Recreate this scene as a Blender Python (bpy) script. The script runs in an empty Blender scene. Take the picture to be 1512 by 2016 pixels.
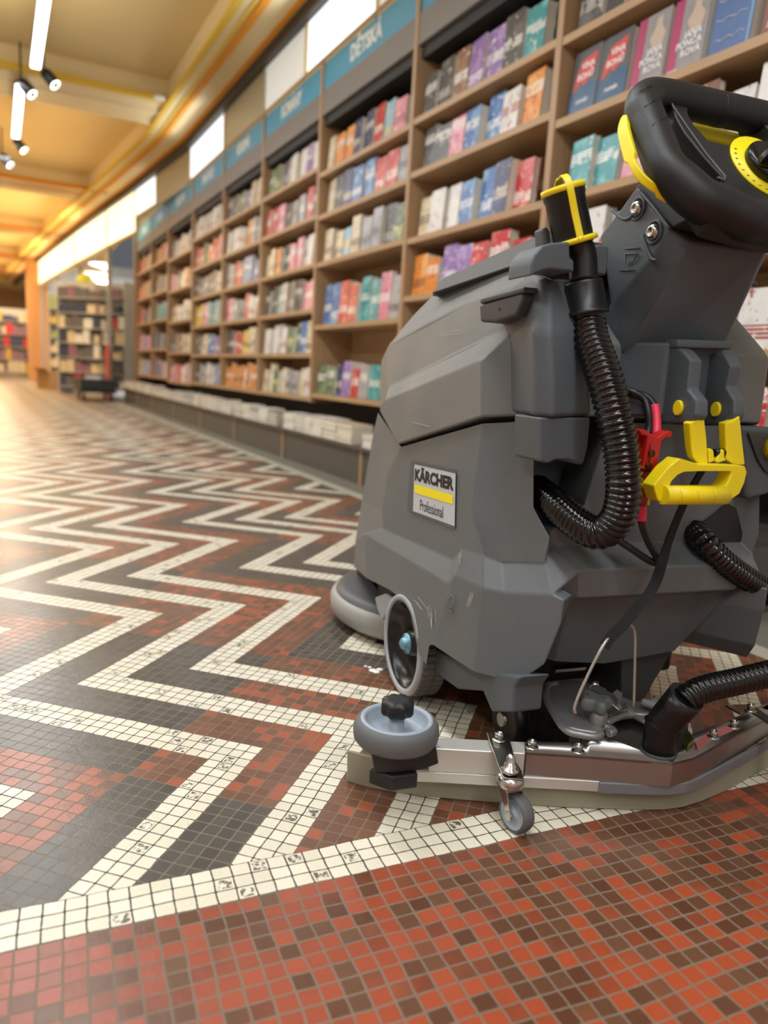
import bpy, bmesh, math, random
from mathutils import Vector, Matrix
random.seed(7)
PI = math.pi
SC = bpy.context.scene
COL = SC.collection

# ---------------------------------------------------------------- camera
CAM_H, PITCH, ROLL, FPX = 0.60, 0.1789, 0.0565, 1457.7
fw = Vector((0, math.cos(PITCH), -math.sin(PITCH)))
u0 = Vector((0, math.sin(PITCH), math.cos(PITCH)))
r0 = Vector((1, 0, 0))
rt = math.cos(ROLL) * r0 + math.sin(ROLL) * u0
up = -math.sin(ROLL) * r0 + math.cos(ROLL) * u0
CP = Vector((0, 0, CAM_H))
cd = bpy.data.cameras.new('camera')
cam = bpy.data.objects.new('camera', cd)
COL.objects.link(cam)
cam.matrix_world = Matrix(((rt.x, up.x, -fw.x, 0), (rt.y, up.y, -fw.y, 0), (rt.z, up.z, -fw.z, CAM_H), (0, 0, 0, 1)))
cd.sensor_fit = 'VERTICAL'
cd.sensor_height = 24
cd.lens = 24 * FPX / 2016
cd.clip_start = 0.02
cd.dof.use_dof = True
cd.dof.focus_distance = 1.13
cd.dof.aperture_fstop = cd.lens / 9.0
SC.camera = cam
SC.view_settings.view_transform = 'Standard'
SC.view_settings.look = 'None'
SC.view_settings.gamma = 1
SC.view_settings.use_curve_mapping = False
SC.view_settings.exposure = 0.10
w = bpy.data.worlds.new('world')
SC.world = w
w.use_nodes = True
w.node_tree.nodes['Background'].inputs[0].default_value = (0.86, 0.92, 1.0, 1)
w.node_tree.nodes['Background'].inputs[1].default_value = 0.12

# wall frame: s runs along the bookcases (away), off = distance out into the aisle
W0 = Vector((-0.577, 5.364, 0))
WD = Vector((-0.465, 0.885, 0)).normalized()
WN = Vector((-WD.y, WD.x, 0))            # out of the wall, into the aisle

def wp(s, off, z=0.0):
    return W0 + WD * s + WN * off + Vector((0, 0, z))

WROT = math.atan2(-WD.y, -WD.x)

def area(name, loc, size, power, col, rot=(0, 0, 0), target=None, spread=None):
    l = bpy.data.lights.new(name, 'AREA')
    l.shape = 'RECTANGLE'
    l.size, l.size_y = size
    l.energy = power
    l.color = col
    if spread:
        l.spread = spread
    o = bpy.data.objects.new(name, l)
    o.location = loc
    if target is not None:
        o.rotation_euler = (Vector(target) - Vector(loc)).to_track_quat('-Z', 'Y').to_euler()
    else:
        o.rotation_euler = rot
    COL.objects.link(o)
    return o

for k, s in enumerate((-7.5, -5.0, -2.5, 0.5, 3.0, 5.5)):
    area('aisle_lamp', wp(s, 1.9, 2.95), (2.0, 0.28), 40 if s < 2 else 30, (0.93, 0.97, 1.0), rot=(0, 0, WROT))
for s in (-6.0, -3.4, -0.8):
    area('aisle_lamp', wp(s, 4.2, 3.0), (2.0, 0.5), 34, (0.92, 0.97, 1.0), rot=(0, 0, WROT))
for s in (8.5, 12.0, 16.0, 20.5, 24.5):  # last two are unseen lights added to brighten the far end
    area('warm_lamp', wp(s, 2.0, 2.75), (2.0, 0.6), 58, (1.0, 0.74, 0.42), rot=(0, 0, WROT))
for s, p in ((5.3, 24), (10.2, 44), (14.5, 46), (19.0, 40)):  # unseen upward fills added to brighten and warm the ceiling coffers
    area('ceiling_fill_light', wp(s, 2.2, 2.6), (3.0, 2.6), p, (1.0, 0.62, 0.25), rot=(PI, 0, WROT))
area('aisle_lamp', wp(19.0, 3.6, 3.0), (2.0, 0.8), 90, (1.0, 0.86, 0.68), rot=(0, 0, WROT))  # unseen light added to lift the dark far end of the aisle
area('aisle_lamp', wp(25.0, 3.0, 3.0), (2.0, 0.8), 110, (1.0, 0.82, 0.6), rot=(0, 0, WROT))  # another added light, for the end wall and distant racks
area('ceiling_fill_light', wp(0.5, 2.0, 2.6), (2.4, 1.0), 20, (1.0, 0.92, 0.74), rot=(PI, 0, WROT))  # unseen upward fill added to lighten the near coffer

# ---------------------------------------------------------------- materials
def srgb(r, g, b):
    f = lambda c: (c / 255 / 12.92) if c / 255 <= 0.04045 else ((c / 255 + 0.055) / 1.055) ** 2.4
    return (f(r), f(g), f(b), 1)

def mat(name, col, rough=0.5, metal=0.0, bump=0.0, bscale=400, var=0.0, vscale=6, spec=0.5, emit=None, estr=0, trans=0, coat=0, dust=None):
    m = bpy.data.materials.new(name)
    m.use_nodes = True
    nt = m.node_tree
    b = nt.nodes['Principled BSDF']
    b.inputs['Base Color'].default_value = col
    b.inputs['Roughness'].default_value = rough
    b.inputs['Metallic'].default_value = metal
    b.inputs['Specular IOR Level'].default_value = spec
    b.inputs['Coat Weight'].default_value = coat
    b.inputs['Transmission Weight'].default_value = trans
    if emit:
        b.inputs['Emission Color'].default_value = emit
        b.inputs['Emission Strength'].default_value = estr
    tc = nt.nodes.new('ShaderNodeTexCoord')
    if var > 0 or dust:
        n = nt.nodes.new('ShaderNodeTexNoise')
        n.inputs['Scale'].default_value = vscale
        n.inputs['Detail'].default_value = 6
        nt.links.new(tc.outputs['Object'], n.inputs['Vector'])
        mx = nt.nodes.new('ShaderNodeMix')
        mx.data_type = 'RGBA'
        if dust:
            rp = nt.nodes.new('ShaderNodeMapRange')
            rp.inputs[1].default_value = 0.45
            rp.inputs[2].default_value = 0.75
            rp.inputs[4].default_value = dust[1]
            nt.links.new(n.outputs['Fac'], rp.inputs[0])
            nt.links.new(rp.outputs[0], mx.inputs[0])
            mx.inputs[6].default_value = col
            mx.inputs[7].default_value = dust[0]
        else:
            nt.links.new(n.outputs['Fac'], mx.inputs[0])
            mx.inputs[6].default_value = tuple(c * (1 - var) for c in col[:3]) + (1,)
            mx.inputs[7].default_value = tuple(min(1, c * (1 + var)) for c in col[:3]) + (1,)
        nt.links.new(mx.outputs[2], b.inputs['Base Color'])
    if bump > 0:
        n2 = nt.nodes.new('ShaderNodeTexNoise')
        n2.inputs['Scale'].default_value = bscale
        n2.inputs['Detail'].default_value = 3
        nt.links.new(tc.outputs['Object'], n2.inputs['Vector'])
        bp = nt.nodes.new('ShaderNodeBump')
        bp.inputs['Strength'].default_value = bump
        bp.inputs['Distance'].default_value = 0.002
        nt.links.new(n2.outputs['Fac'], bp.inputs['Height'])
        nt.links.new(bp.outputs[0], b.inputs['Normal'])
    return m

def wood_mat(name, c1, c2, scale=3.0, axis='X', rough=0.45):
    m = bpy.data.materials.new(name)
    m.use_nodes = True
    nt = m.node_tree
    b = nt.nodes['Principled BSDF']
    b.inputs['Roughness'].default_value = rough
    tc = nt.nodes.new('ShaderNodeTexCoord')
    mp = nt.nodes.new('ShaderNodeMapping')
    mp.inputs['Scale'].default_value = {'X': (1, 14, 14), 'Y': (14, 1, 14), 'Z': (14, 14, 1)}[axis]
    n = nt.nodes.new('ShaderNodeTexNoise')
    n.inputs['Scale'].default_value = scale
    n.inputs['Detail'].default_value = 5
    n.inputs['Distortion'].default_value = 0.4
    mx = nt.nodes.new('ShaderNodeMix')
    mx.data_type = 'RGBA'
    mx.inputs[6].default_value = c1
    mx.inputs[7].default_value = c2
    nt.links.new(tc.outputs['Object'], mp.inputs[0])
    nt.links.new(mp.outputs[0], n.inputs['Vector'])
    nt.links.new(n.outputs['Fac'], mx.inputs[0])
    nt.links.new(mx.outputs[2], b.inputs['Base Color'])
    return m

# ---------------------------------------------------------------- mesh builder
class MB:
    def __init__(self):
        self.v = []; self.f = []; self.mi = []; self.sm = []
    def add(self, vs, fs, m=0, smooth=False):
        o = len(self.v)
        self.v += [tuple(p) for p in vs]
        for f in fs:
            self.f.append([i + o for i in f]); self.mi.append(m); self.sm.append(smooth)
        return self
    def box(self, a, b, m=0):
        x0, y0, z0 = a; x1, y1, z1 = b
        return self.add([(x0, y0, z0), (x1, y0, z0), (x1, y1, z0), (x0, y1, z0), (x0, y0, z1), (x1, y0, z1), (x1, y1, z1), (x0, y1, z1)],
                        [(0, 3, 2, 1), (4, 5, 6, 7), (0, 1, 5, 4), (1, 2, 6, 5), (2, 3, 7, 6), (3, 0, 4, 7)], m)
    def prism(self, pts, vec, m=0, smooth=False):
        n = len(pts)
        pts = [Vector(p) for p in pts]; vec = Vector(vec)
        return self.add(pts + [p + vec for p in pts], [tuple(range(n))[::-1], tuple(range(n, 2 * n))] + [(i, (i + 1) % n, (i + 1) % n + n, i + n) for i in range(n)], m, smooth)
    def loft(self, rings, m=0, smooth=True, cap=True, closed=True):
        n = len(rings[0]); vs = [p for r in rings for p in r]; fs = []
        for k in range(len(rings) - 1):
            for i in range(n if closed else n - 1):
                j = (i + 1) % n
                fs.append((k * n + i, k * n + j, (k + 1) * n + j, (k + 1) * n + i))
        self.add(vs, fs, m, smooth)
        if cap:
            self.add(rings[0], [tuple(range(n))[::-1]], m, False)
            self.add(rings[-1], [tuple(range(n))], m, False)
        return self
    def frames(self, path):
        path = [Vector(p) for p in path]; out = []; prev = None
        for i, p in enumerate(path):
            t = (path[min(i + 1, len(path) - 1)] - path[max(i - 1, 0)]).normalized()
            if prev is None:
                a = Vector((0, 0, 1)) if abs(t.z) < .9 else Vector((1, 0, 0))
                u = t.cross(a).normalized()
            else:
                u = (prev - t * prev.dot(t)).normalized()
            prev = u
            out.append((p, t, u, t.cross(u).normalized()))
        return out
    def tube(self, path, r, seg=16, m=0, cap=True, smooth=True):
        fr = self.frames(path); rings = []
        for i, (p, t, u, v) in enumerate(fr):
            rr = r[i] if isinstance(r, (list, tuple)) else r
            rings.append([p + (u * math.cos(2 * PI * k / seg) + v * math.sin(2 * PI * k / seg)) * rr for k in range(seg)])
        return self.loft(rings, m, smooth, cap)
    def ribbon(self, path, wdt, thk, side, m=0):
        rings = []
        path = [Vector(p) for p in path]
        for i, p in enumerate(path):
            t = (path[min(i + 1, len(path) - 1)] - path[max(i - 1, 0)]).normalized()
            sd = Vector(side[i] if isinstance(side, list) else side)
            sd = (sd - t * sd.dot(t)).normalized(); nn = t.cross(sd).normalized()
            ww = wdt[i] if isinstance(wdt, list) else wdt
            rings.append([p + sd * ww / 2 + nn * thk / 2, p - sd * ww / 2 + nn * thk / 2, p - sd * ww / 2 - nn * thk / 2, p + sd * ww / 2 - nn * thk / 2])
        return self.loft(rings, m, False)
    def lathe(self, prof, c=(0, 0, 0), axis=(0, 0, 1), seg=32, m=0, smooth=True, cap=True):
        ax = Vector(axis).normalized()
        a = Vector((0, 0, 1)) if abs(ax.z) < .9 else Vector((1, 0, 0))
        u = ax.cross(a).normalized(); v = ax.cross(u)
        rings = [[Vector(c) + ax * h + (u * math.cos(2 * PI * k / seg) + v * math.sin(2 * PI * k / seg)) * r for k in range(seg)] for r, h in prof]
        return self.loft(rings, m, smooth, cap)
    def build(self, name, mats, parent=None, bevel=0, seg=2, subsurf=0, loc=None, blim=14):
        me = bpy.data.meshes.new(name)
        me.from_pydata(self.v, [], self.f)
        if not isinstance(mats, (list, tuple)):
            mats = [mats]
        for m in mats:
            me.materials.append(m)
        for p, mi, s in zip(me.polygons, self.mi, self.sm):
            p.material_index = mi; p.use_smooth = s
        bm = bmesh.new(); bm.from_mesh(me)
        bmesh.ops.remove_doubles(bm, verts=bm.verts, dist=1e-5)
        bmesh.ops.recalc_face_normals(bm, faces=bm.faces)
        bm.to_mesh(me); bm.free()
        o = bpy.data.objects.new(name, me)
        COL.objects.link(o)
        if parent is not None:
            o.parent = parent
        if loc is not None:
            o.location = loc
        if bevel:
            b = o.modifiers.new('bevel', 'BEVEL'); b.width = bevel; b.segments = seg; b.limit_method = 'ANGLE'; b.angle_limit = math.radians(blim)
            b.harden_normals = False
            for p in me.polygons:
                p.use_smooth = True
            if blim < 14:
                b.harden_normals = True
                return o
            wn = o.modifiers.new('wn', 'WEIGHTED_NORMAL'); wn.keep_sharp = True; wn.weight = 80
        return o

def spline(pts, n=8):
    P = [Vector(p) for p in pts]; out = []
    for i in range(len(P) - 1):
        p0, p1, p2, p3 = P[max(i - 1, 0)], P[i], P[i + 1], P[min(i + 2, len(P) - 1)]
        for k in range(n):
            t = k / n
            out.append(0.5 * ((2 * p1) + (p2 - p0) * t + (2 * p0 - 5 * p1 + 4 * p2 - p3) * t * t + (3 * p1 - p0 - 3 * p2 + p3) * t ** 3))
    out.append(P[-1]); return out

def resample(pts, step):
    P = [Vector(p) for p in pts]; out = [P[0]]; d = 0
    for a, b in zip(P, P[1:]):
        L = (b - a).length; x = step - d
        while x <= L:
            out.append(a + (b - a) * (x / L)); x += step
        d = (d + L) % step
    return out

def text_geo(s, size=1.0, bold=0.0, depth=0.0, align='CENTER'):
    c = bpy.data.curves.new('t', 'FONT'); c.body = s; c.size = size; c.offset = bold; c.extrude = depth
    c.align_x = align; c.align_y = 'CENTER'; c.resolution_u = 3; c.space_line = 0.9
    o = bpy.data.objects.new('t', c); COL.objects.link(o)
    dg = bpy.context.evaluated_depsgraph_get(); dg.update()
    me = bpy.data.meshes.new_from_object(o.evaluated_get(dg))
    vs = [v.co.copy() for v in me.vertices]; fs = [tuple(p.vertices) for p in me.polygons]
    bpy.data.objects.remove(o); bpy.data.meshes.remove(me)
    return vs, fs

def tag(o, label=None, cat=None, group=None, kind=None):
    if label: o['label'] = label
    if cat: o['category'] = cat
    if group: o['group'] = group
    if kind: o['kind'] = kind
    return o

def empty(name, loc=(0, 0, 0), rz=0, label=None, cat=None, group=None):
    o = bpy.data.objects.new(name, None); COL.objects.link(o)
    o.empty_display_size = 0.1
    o.location = loc; o.rotation_euler = (0, 0, rz)
    return tag(o, label, cat, group)

def struct(o):
    o['kind'] = 'structure'; return o

# ================================================================ SETTING
# ---- mosaic floor: every colour decision is made per tile in tile units
TH, TS = 1.2942, 0.0357 * 0.6
OX, OY = -0.618 * 0.6, 1.6668 * 0.6
E1 = (math.cos(TH), math.sin(TH)); E2 = (math.sin(TH), -math.cos(TH))

class N:
    nt = None
    def __init__(self, s): self.s = s
    @staticmethod
    def op(o, a, b=None, c=None):
        n = N.nt.nodes.new('ShaderNodeMath'); n.operation = o
        for i, x in enumerate((a, b, c)):
            if x is None: continue
            if isinstance(x, N): N.nt.links.new(x.s, n.inputs[i])
            else: n.inputs[i].default_value = x
        return N(n.outputs[0])
    def __add__(a, b): return N.op('ADD', a, b)
    def __radd__(a, b): return N.op('ADD', a, b)
    def __sub__(a, b): return N.op('SUBTRACT', a, b)
    def __rsub__(a, b): return N.op('SUBTRACT', b, a)
    def __mul__(a, b): return N.op('MULTIPLY', a, b)
    def __rmul__(a, b): return N.op('MULTIPLY', a, b)
    def __truediv__(a, b): return N.op('DIVIDE', a, b)
    def lt(a, b): return N.op('LESS_THAN', a, b)
    def gt(a, b): return N.op('GREATER_THAN', a, b)
    def floor(a): return N.op('FLOOR', a)
    def abs(a): return N.op('ABSOLUTE', a)

def mixc(f, a, b):
    n = N.nt.nodes.new('ShaderNodeMix'); n.data_type = 'RGBA'
    if isinstance(f, N): N.nt.links.new(f.s, n.inputs[0])
    else: n.inputs[0].default_value = f
    for i, x in ((6, a), (7, b)):
        if isinstance(x, N): N.nt.links.new(x.s, n.inputs[i])
        else: n.inputs[i].default_value = x
    return N(n.outputs[2])

def wnoise(x, y, seed):
    c = N.nt.nodes.new('ShaderNodeCombineXYZ')
    N.nt.links.new(x.s, c.inputs[0]); N.nt.links.new(y.s, c.inputs[1]); c.inputs[2].default_value = seed
    n = N.nt.nodes.new('ShaderNodeTexWhiteNoise'); n.noise_dimensions = '3D'
    N.nt.links.new(c.outputs[0], n.inputs['Vector'])
    return N(n.outputs['Value'])

def tnoise(vec, scale, detail=3, rough=0.6):
    n = N.nt.nodes.new('ShaderNodeTexNoise'); n.inputs['Scale'].default_value = scale
    n.inputs['Detail'].default_value = detail; n.inputs['Roughness'].default_value = rough
    N.nt.links.new(vec, n.inputs['Vector'])
    return N(n.outputs['Fac'])

def floor_material():
    m = bpy.data.materials.new('mosaic_floor'); m.use_nodes = True
    nt = m.node_tree; N.nt = nt
    bs = nt.nodes['Principled BSDF']
    geo = nt.nodes.new('ShaderNodeNewGeometry')
    sep = nt.nodes.new('ShaderNodeSeparateXYZ'); nt.links.new(geo.outputs['Position'], sep.inputs[0])
    px, py = N(sep.outputs[0]), N(sep.outputs[1])
    P = geo.outputs['Position']
    jx = (tnoise(P, 9, 2) - 0.5) * 0.007 + (tnoise(P, 60, 2) - 0.5) * 0.0022
    jy = (tnoise(P, 8, 2) - 0.5) * 0.007
    x = px + jx - OX; y = py + jy - OY
    a = (x * (E1[0] / TS) + y * (E1[1] / TS)) - 0.5
    b = (x * (E2[0] / TS) + y * (E2[1] / TS)) - 0.5
    # chevron field
    i, j = a.floor(), b.floor()
    t = i - j
    tp = N.op('PINGPONG', t, 24.0)
    q = ((i + j + 2.0) - (12.0 - tp)) * 0.5
    g = ((q + 1.5) / 25.0).floor()
    mm = q + 1.5 - g * 25.0
    white = N.op('MAXIMUM', mm.lt(3.0), N.op('MAXIMUM', mm.gt(7.0) * mm.lt(10.0), mm.gt(14.0) * mm.lt(17.0)))
    late = mm.gt(21.0)
    qr = mm - 1.5 - late * 25.0
    red = (tp - qr).lt(5.4)
    red = N.op('MAXIMUM', red, i.lt(2.0) * i.gt(-10.0) * j.gt(12.0) * j.lt(20.0) * mm.gt(9.0))
    fa, fb = (a - i - 0.5).abs(), (b - j - 0.5).abs()
    # border rows and red field share a second grid
    tcont = (a - b) + 0.0; scont = a + b + 1.0
    dist = (tcont + scont * 0.1035 + 20.75) * 0.7033        # 0 at the near edge of the border, positive away
    alo = (scont - tcont * 0.1035) * 0.7033
    infld = dist.lt(0.0)
    inbord = dist.lt(2.95) * dist.gt(0.0)
    warp = (tnoise(P, 5, 1) - 0.5) * 0.8 * infld
    a2 = alo * 0.93 + warp; b2 = dist / 0.983 + warp * 0.6
    i2, j2 = a2.floor(), b2.floor()
    ga, gb = (a2 - i2 - 0.5).abs(), (b2 - j2 - 0.5).abs()
    sec = N.op('MAXIMUM', infld, inbord)
    def sel(f, p_, q_): return p_ + (q_ - p_) * f
    I = sel(sec, i, i2); J = sel(sec, j, j2)
    A = sel(sec, fa, ga); B = sel(sec, fb, gb)
    # far strip along the bookcases
    nx = (px - W0.x) * WN.x + (py - W0.y) * WN.y
    isred = sel(sec, red * (1.0 - white), infld)
    iswht = sel(sec, white, inbord)
    farb = nx.lt(0.40) * nx.gt(0.33)
    farg = nx.lt(0.33)
    r1, r2, r3 = wnoise(I, J, 1.0), wnoise(I, J, 5.0), wnoise(I, J, 9.0)
    blot = tnoise(P, 3.0, 3)
    fine = tnoise(P, 260, 3)
    # red tile colours
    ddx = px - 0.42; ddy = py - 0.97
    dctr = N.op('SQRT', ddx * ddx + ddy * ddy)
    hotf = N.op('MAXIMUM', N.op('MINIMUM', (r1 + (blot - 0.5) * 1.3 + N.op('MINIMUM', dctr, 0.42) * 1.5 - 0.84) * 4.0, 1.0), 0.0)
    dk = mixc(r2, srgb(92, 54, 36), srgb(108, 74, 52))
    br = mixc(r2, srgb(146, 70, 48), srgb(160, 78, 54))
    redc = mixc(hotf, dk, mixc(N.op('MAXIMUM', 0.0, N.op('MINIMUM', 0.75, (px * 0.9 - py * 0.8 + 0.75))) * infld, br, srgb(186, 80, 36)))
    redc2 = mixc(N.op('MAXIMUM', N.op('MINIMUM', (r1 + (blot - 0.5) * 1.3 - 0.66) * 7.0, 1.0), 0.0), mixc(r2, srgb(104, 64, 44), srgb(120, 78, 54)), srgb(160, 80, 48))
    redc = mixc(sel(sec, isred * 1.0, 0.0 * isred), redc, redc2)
    dark = mixc(r2, srgb(62, 59, 54), srgb(80, 76, 70))
    wht = mixc(r2, srgb(222, 215, 192), srgb(236, 229, 208))
    # stains on a few white tiles
    st = r3.gt(0.93) * tnoise(P, 130, 4, .7).gt(0.50) * (N.op('MAXIMUM', A, B)).lt(0.36)
    st2 = (N.op('MAXIMUM', A, B)).lt(0.40) * tnoise(P, 90, 4, .7).gt(0.69)
    wht = mixc(N.op('MAXIMUM', st, st2 * 0.55), wht, srgb(96, 90, 80))
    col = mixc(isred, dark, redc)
    col = mixc(iswht, col, wht)
    col = mixc((fine - 0.5) * 0.5 + 0.12, col, mixc(0.5, col, srgb(70, 60, 52)))
    grl = mixc(blot, srgb(98, 86, 72), srgb(138, 122, 102))
    gro = mixc(iswht, grl, srgb(74, 64, 56))
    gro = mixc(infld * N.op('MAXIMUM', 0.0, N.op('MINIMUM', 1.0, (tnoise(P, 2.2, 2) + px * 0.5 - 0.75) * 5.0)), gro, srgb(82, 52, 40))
    gw = 0.458 + (tnoise(P, 150, 3) - 0.5) * 0.05 - infld * 0.012
    grout = N.op('MAXIMUM', A, B).gt(gw)
    # rounded tile corners
    grout = N.op('MAXIMUM', grout, ((A + B) - 0.0).gt(0.87))
    col = mixc(grout, col, gro)
    col = mixc(farb, col, srgb(178, 176, 160)); col = mixc(farg, col, srgb(120, 118, 108))
    nt.links.new(col.s, bs.inputs['Base Color'])
    rough = 0.31 + grout * 0.35 + iswht * 0.06 + (blot - 0.5) * 0.22
    nt.links.new(rough.s, bs.inputs['Roughness'])
    bs.inputs['Specular IOR Level'].default_value = 0.5
    bp = nt.nodes.new('ShaderNodeBump'); bp.inputs['Strength'].default_value = 0.5; bp.inputs['Distance'].default_value = 0.0012
    hgt = (1.0 - grout) * 1.0 + (r3 * 0.25) + fine * 0.25 + tnoise(P, 45, 2) * 0.6
    nt.links.new(hgt.s, bp.inputs['Height']); nt.links.new(bp.outputs[0], bs.inputs['Normal'])
    return m

fm = MB()
c = [wp(-8, -0.6), wp(34, -7), wp(34, 9), wp(-8, 9)]
fm.add([(p.x, p.y, 0) for p in c], [(0, 1, 2, 3)])
struct(fm.build('floor', floor_material()))

# ---- room shell: ceiling with beams and striped cornice, walls
M_ceil = mat('ochre_ceiling_paint', srgb(216, 192, 136), 0.8, var=0.05, vscale=0.8)
M_cream = mat('cream_moulding_paint', srgb(228, 208, 162), 0.9, spec=.2)
M_orange = mat('orange_stripe_paint', srgb(224, 148, 48), 0.9, spec=.2)
M_yellow = mat('yellow_stripe_paint', srgb(222, 186, 78), 0.9, spec=.2)
M_wallw = mat('neutral_wall_paint', srgb(212, 208, 200), 0.8)
M_darkm = mat('dark_metal_trim', srgb(60, 58, 54), 0.5)

def wbox(mb, s0, s1, o0, o1, z0, z1, m=0):
    p = [wp(s0, o0), wp(s1, o0), wp(s1, o1), wp(s0, o1)]
    mb.prism([(q.x, q.y, z0) for q in p], (0, 0, z1 - z0), m)

mb = MB(); wbox(mb, -9, 30, -0.6, 6.6, 3.28, 3.4); ceiling = struct(mb.build('ceiling', M_ceil))
# cornice (wall beam) following the wall, with painted stripes
CPTS = [(-9, 0.0), (4.0, 0.0), (6.7, 0.2), (9.5, 0.46), (13, 0.74), (16.6, 1.0), (24, 1.4)]
def cornice(o0, o1, z0, z1, mb, m=0):
    r = []
    for s, o in CPTS:
        r.append([wp(s, o + o0, z0), wp(s, o + o1, z0), wp(s, o + o1, z1), wp(s, o + o0, z1)])
    mb.loft(r, m, False)
mb = MB(); cornice(-0.12, 0.44, 3.085, 3.5, mb); struct(mb.build('trim_1', M_cream))
for k, (o0, o1, z0, mt) in enumerate(((0.05, 0.09, 3.075, M_orange), (0.25, 0.30, 3.070, M_orange), (0.32, 0.345, 3.076, M_yellow), (0.405, 0.455, 3.078, M_yellow))):
    mb = MB(); cornice(o0, o1, z0, z0 + 0.03, mb); struct(mb.build('trim_%d' % (k + 2), mt))
mb = MB(); cornice(-0.12, 0.035, 3.0, 3.085, mb); struct(mb.build('trim_6', M_darkm))
# transverse beams
for k, s in enumerate((-6.3, -1.7, 2.85, 7.4, 12.0, 16.6, 21.2)):
    mb = MB(); wbox(mb, s, s + 0.8, 0.2, 6.4, 3.10, 3.5, 0)
    wbox(mb, s - 0.03, s + 0.05, 0.42, 6.4, 3.085, 3.13, 1 + (k > 2)); wbox(mb, s + 0.36, s + 0.44, 0.42, 6.4, 3.088, 3.12, 2 if k > 2 else 0); wbox(mb, s + 0.74, s + 0.83, 0.42, 6.4, 3.09, 3.13, 0)
    struct(mb.build('trim_%d' % (k + 7), [M_cream, M_yellow, M_orange]))
# solid wall behind the bookcases, the opposite side and the ends
mb = MB(); wbox(mb, -8, 9.2, -0.5, -0.42, 0, 3.1); struct(mb.build('wall_right', M_wallw))
mb = MB(); wbox(mb, -8, 30, 6.4, 6.5, 0, 3.5); struct(mb.build('wall_left', mat('pale_wall_paint', srgb(214, 205, 190), 0.8)))
mb = MB(); wbox(mb, -8.1, -8.0, -0.5, 6.5, 0, 3.5); struct(mb.build('wall_back', M_wallw))
mb = MB(); wbox(mb, 30, 30.1, -3, 6.5, 0, 3.5); struct(mb.build('wall_front', mat('brown_end_wall_paint', srgb(200, 156, 110), 0.8)))

# ---- clerestory band of window panels above the bookcases
def lit(name, col, s): return mat(name, (0.8, 0.8, 0.78, 1), 0.5, emit=col, estr=s)
M_lit = lit('backlit_frosted_glass', (0.86, 0.95, 1.0, 1), 1.15)
M_lit2 = lit('half_lit_frosted_glass', (0.74, 0.82, 0.84, 1), 0.35)
M_litw = lit('warm_backlit_glass', (1.0, 0.86, 0.52, 1), 1.45)
M_dull = mat('unlit_frosted_panel', srgb(188, 184, 160), 0.35)
WIN = [(-8, -3.1, M_lit2), (-3.1, -0.78, M_lit2), (-0.78, 0.35, M_lit), (0.35, 1.28, M_lit2), (1.28, 2.5, M_dull), (2.5, 3.95, M_lit), (3.95, 5.4, M_dull), (5.4, 6.5, M_lit), (6.5, 8.3, M_litw), (8.3, 11.2, M_litw), (11.2, 16.5, M_litw)]
def offat(s):
    for (s0, o0), (s1, o1) in zip(CPTS, CPTS[1:]):
        if s0 <= s <= s1: return o0 + (o1 - o0) * (s - s0) / (s1 - s0)
    return 0
for k, (s0, s1, mt) in enumerate(WIN):
    mb = MB(); zb = 2.66 if s1 < 8.2 else 2.46
    a0, a1 = offat(s0) - 0.02, offat(s1) - 0.02
    def q(s, o, z): return wp(s, o, z)
    mb.prism([q(s0 + .02, a0, zb), q(s1 - .02, a1, zb), q(s1 - .02, a1, 3.01), q(s0 + .02, a0, 3.01)], WN * -0.03, 0)
    mb.prism([q(s0 - .02, a0 + .01, zb), q(s0 + .02, a0 + .01, zb), q(s0 + .02, a0 + .01, 3.01), q(s0 - .02, a0 + .01, 3.01)], WN * -0.05, 1)
    mb.prism([q(s0 - .02, a0 + .01, zb - .035), q(s1 + .02, a1 + .01, zb - .035), q(s1 + .02, a1 + .01, zb), q(s0 - .02, a0 + .01, zb)], WN * -0.05, 1)
    struct(mb.build('window_%d' % (k + 1), [mt, M_dull if mt is M_dull else M_cream]))
    if mt is M_lit or mt is M_litw:
        pass
for s, p, cc in ((-0.2, 8, (0.86, 0.95, 1)), (3.2, 7, (0.9, 0.96, 1)), (9.5, 14, (1, .85, .5)), (13.5, 16, (1, .85, .5))):
    area('fascia_lamp', wp(s, offat(s) + 0.06, 2.84), (1.2, 0.3), p, cc, target=wp(s, 3, 1.9))

# ---- bookcases
M_oak = wood_mat('light_oak_laminate', srgb(196, 162, 122), srgb(168, 134, 98), 4, 'X')
M_oakz = wood_mat('oak_laminate_upright', srgb(190, 156, 118), srgb(164, 130, 96), 4, 'Z')
M_grey = mat('grey_header_laminate', srgb(128, 124, 122), 0.5)
M_black = mat('black_shelf_lining', srgb(38, 37, 38), 0.6)
M_blue = mat('blue_sign_panel', srgb(70, 160, 200), 0.45)
M_plinth = mat('charcoal_plinth_laminate', srgb(84, 80, 74), 0.45)
M_signw = mat('white_sign_letters', srgb(235, 240, 242), 0.5)
US = [-3.72, -2.48, -1.30, 0.0, 1.24, 2.45, 3.74, 5.1, 6.28, 7.53]
REG = [0.42, 0.73, 1.04, 1.35, 1.67, 1.98]
LV = [[0.42, 0.73, 1.03, 1.33, 1.62, 1.92, 2.22], [0.42, 0.73, 1.03, 1.33, 1.665, 1.93], [0.45, 0.92, 1.34, 1.65, 1.925], REG, REG, REG,
      [0.40, 0.76, 1.14, 1.52, 1.91], [0.43, 0.81, 1.2, 1.57, 1.96], [0.43, 0.81, 1.2, 1.57, 1.96]]
SIGN = ['', 'PRO ŽENY', 'DĚTSKÁ', 'ROMÁNY', 'KRIMI', 'FANTASY', 'SCI-FI', 'HUMOR', 'HUDBA']
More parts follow.
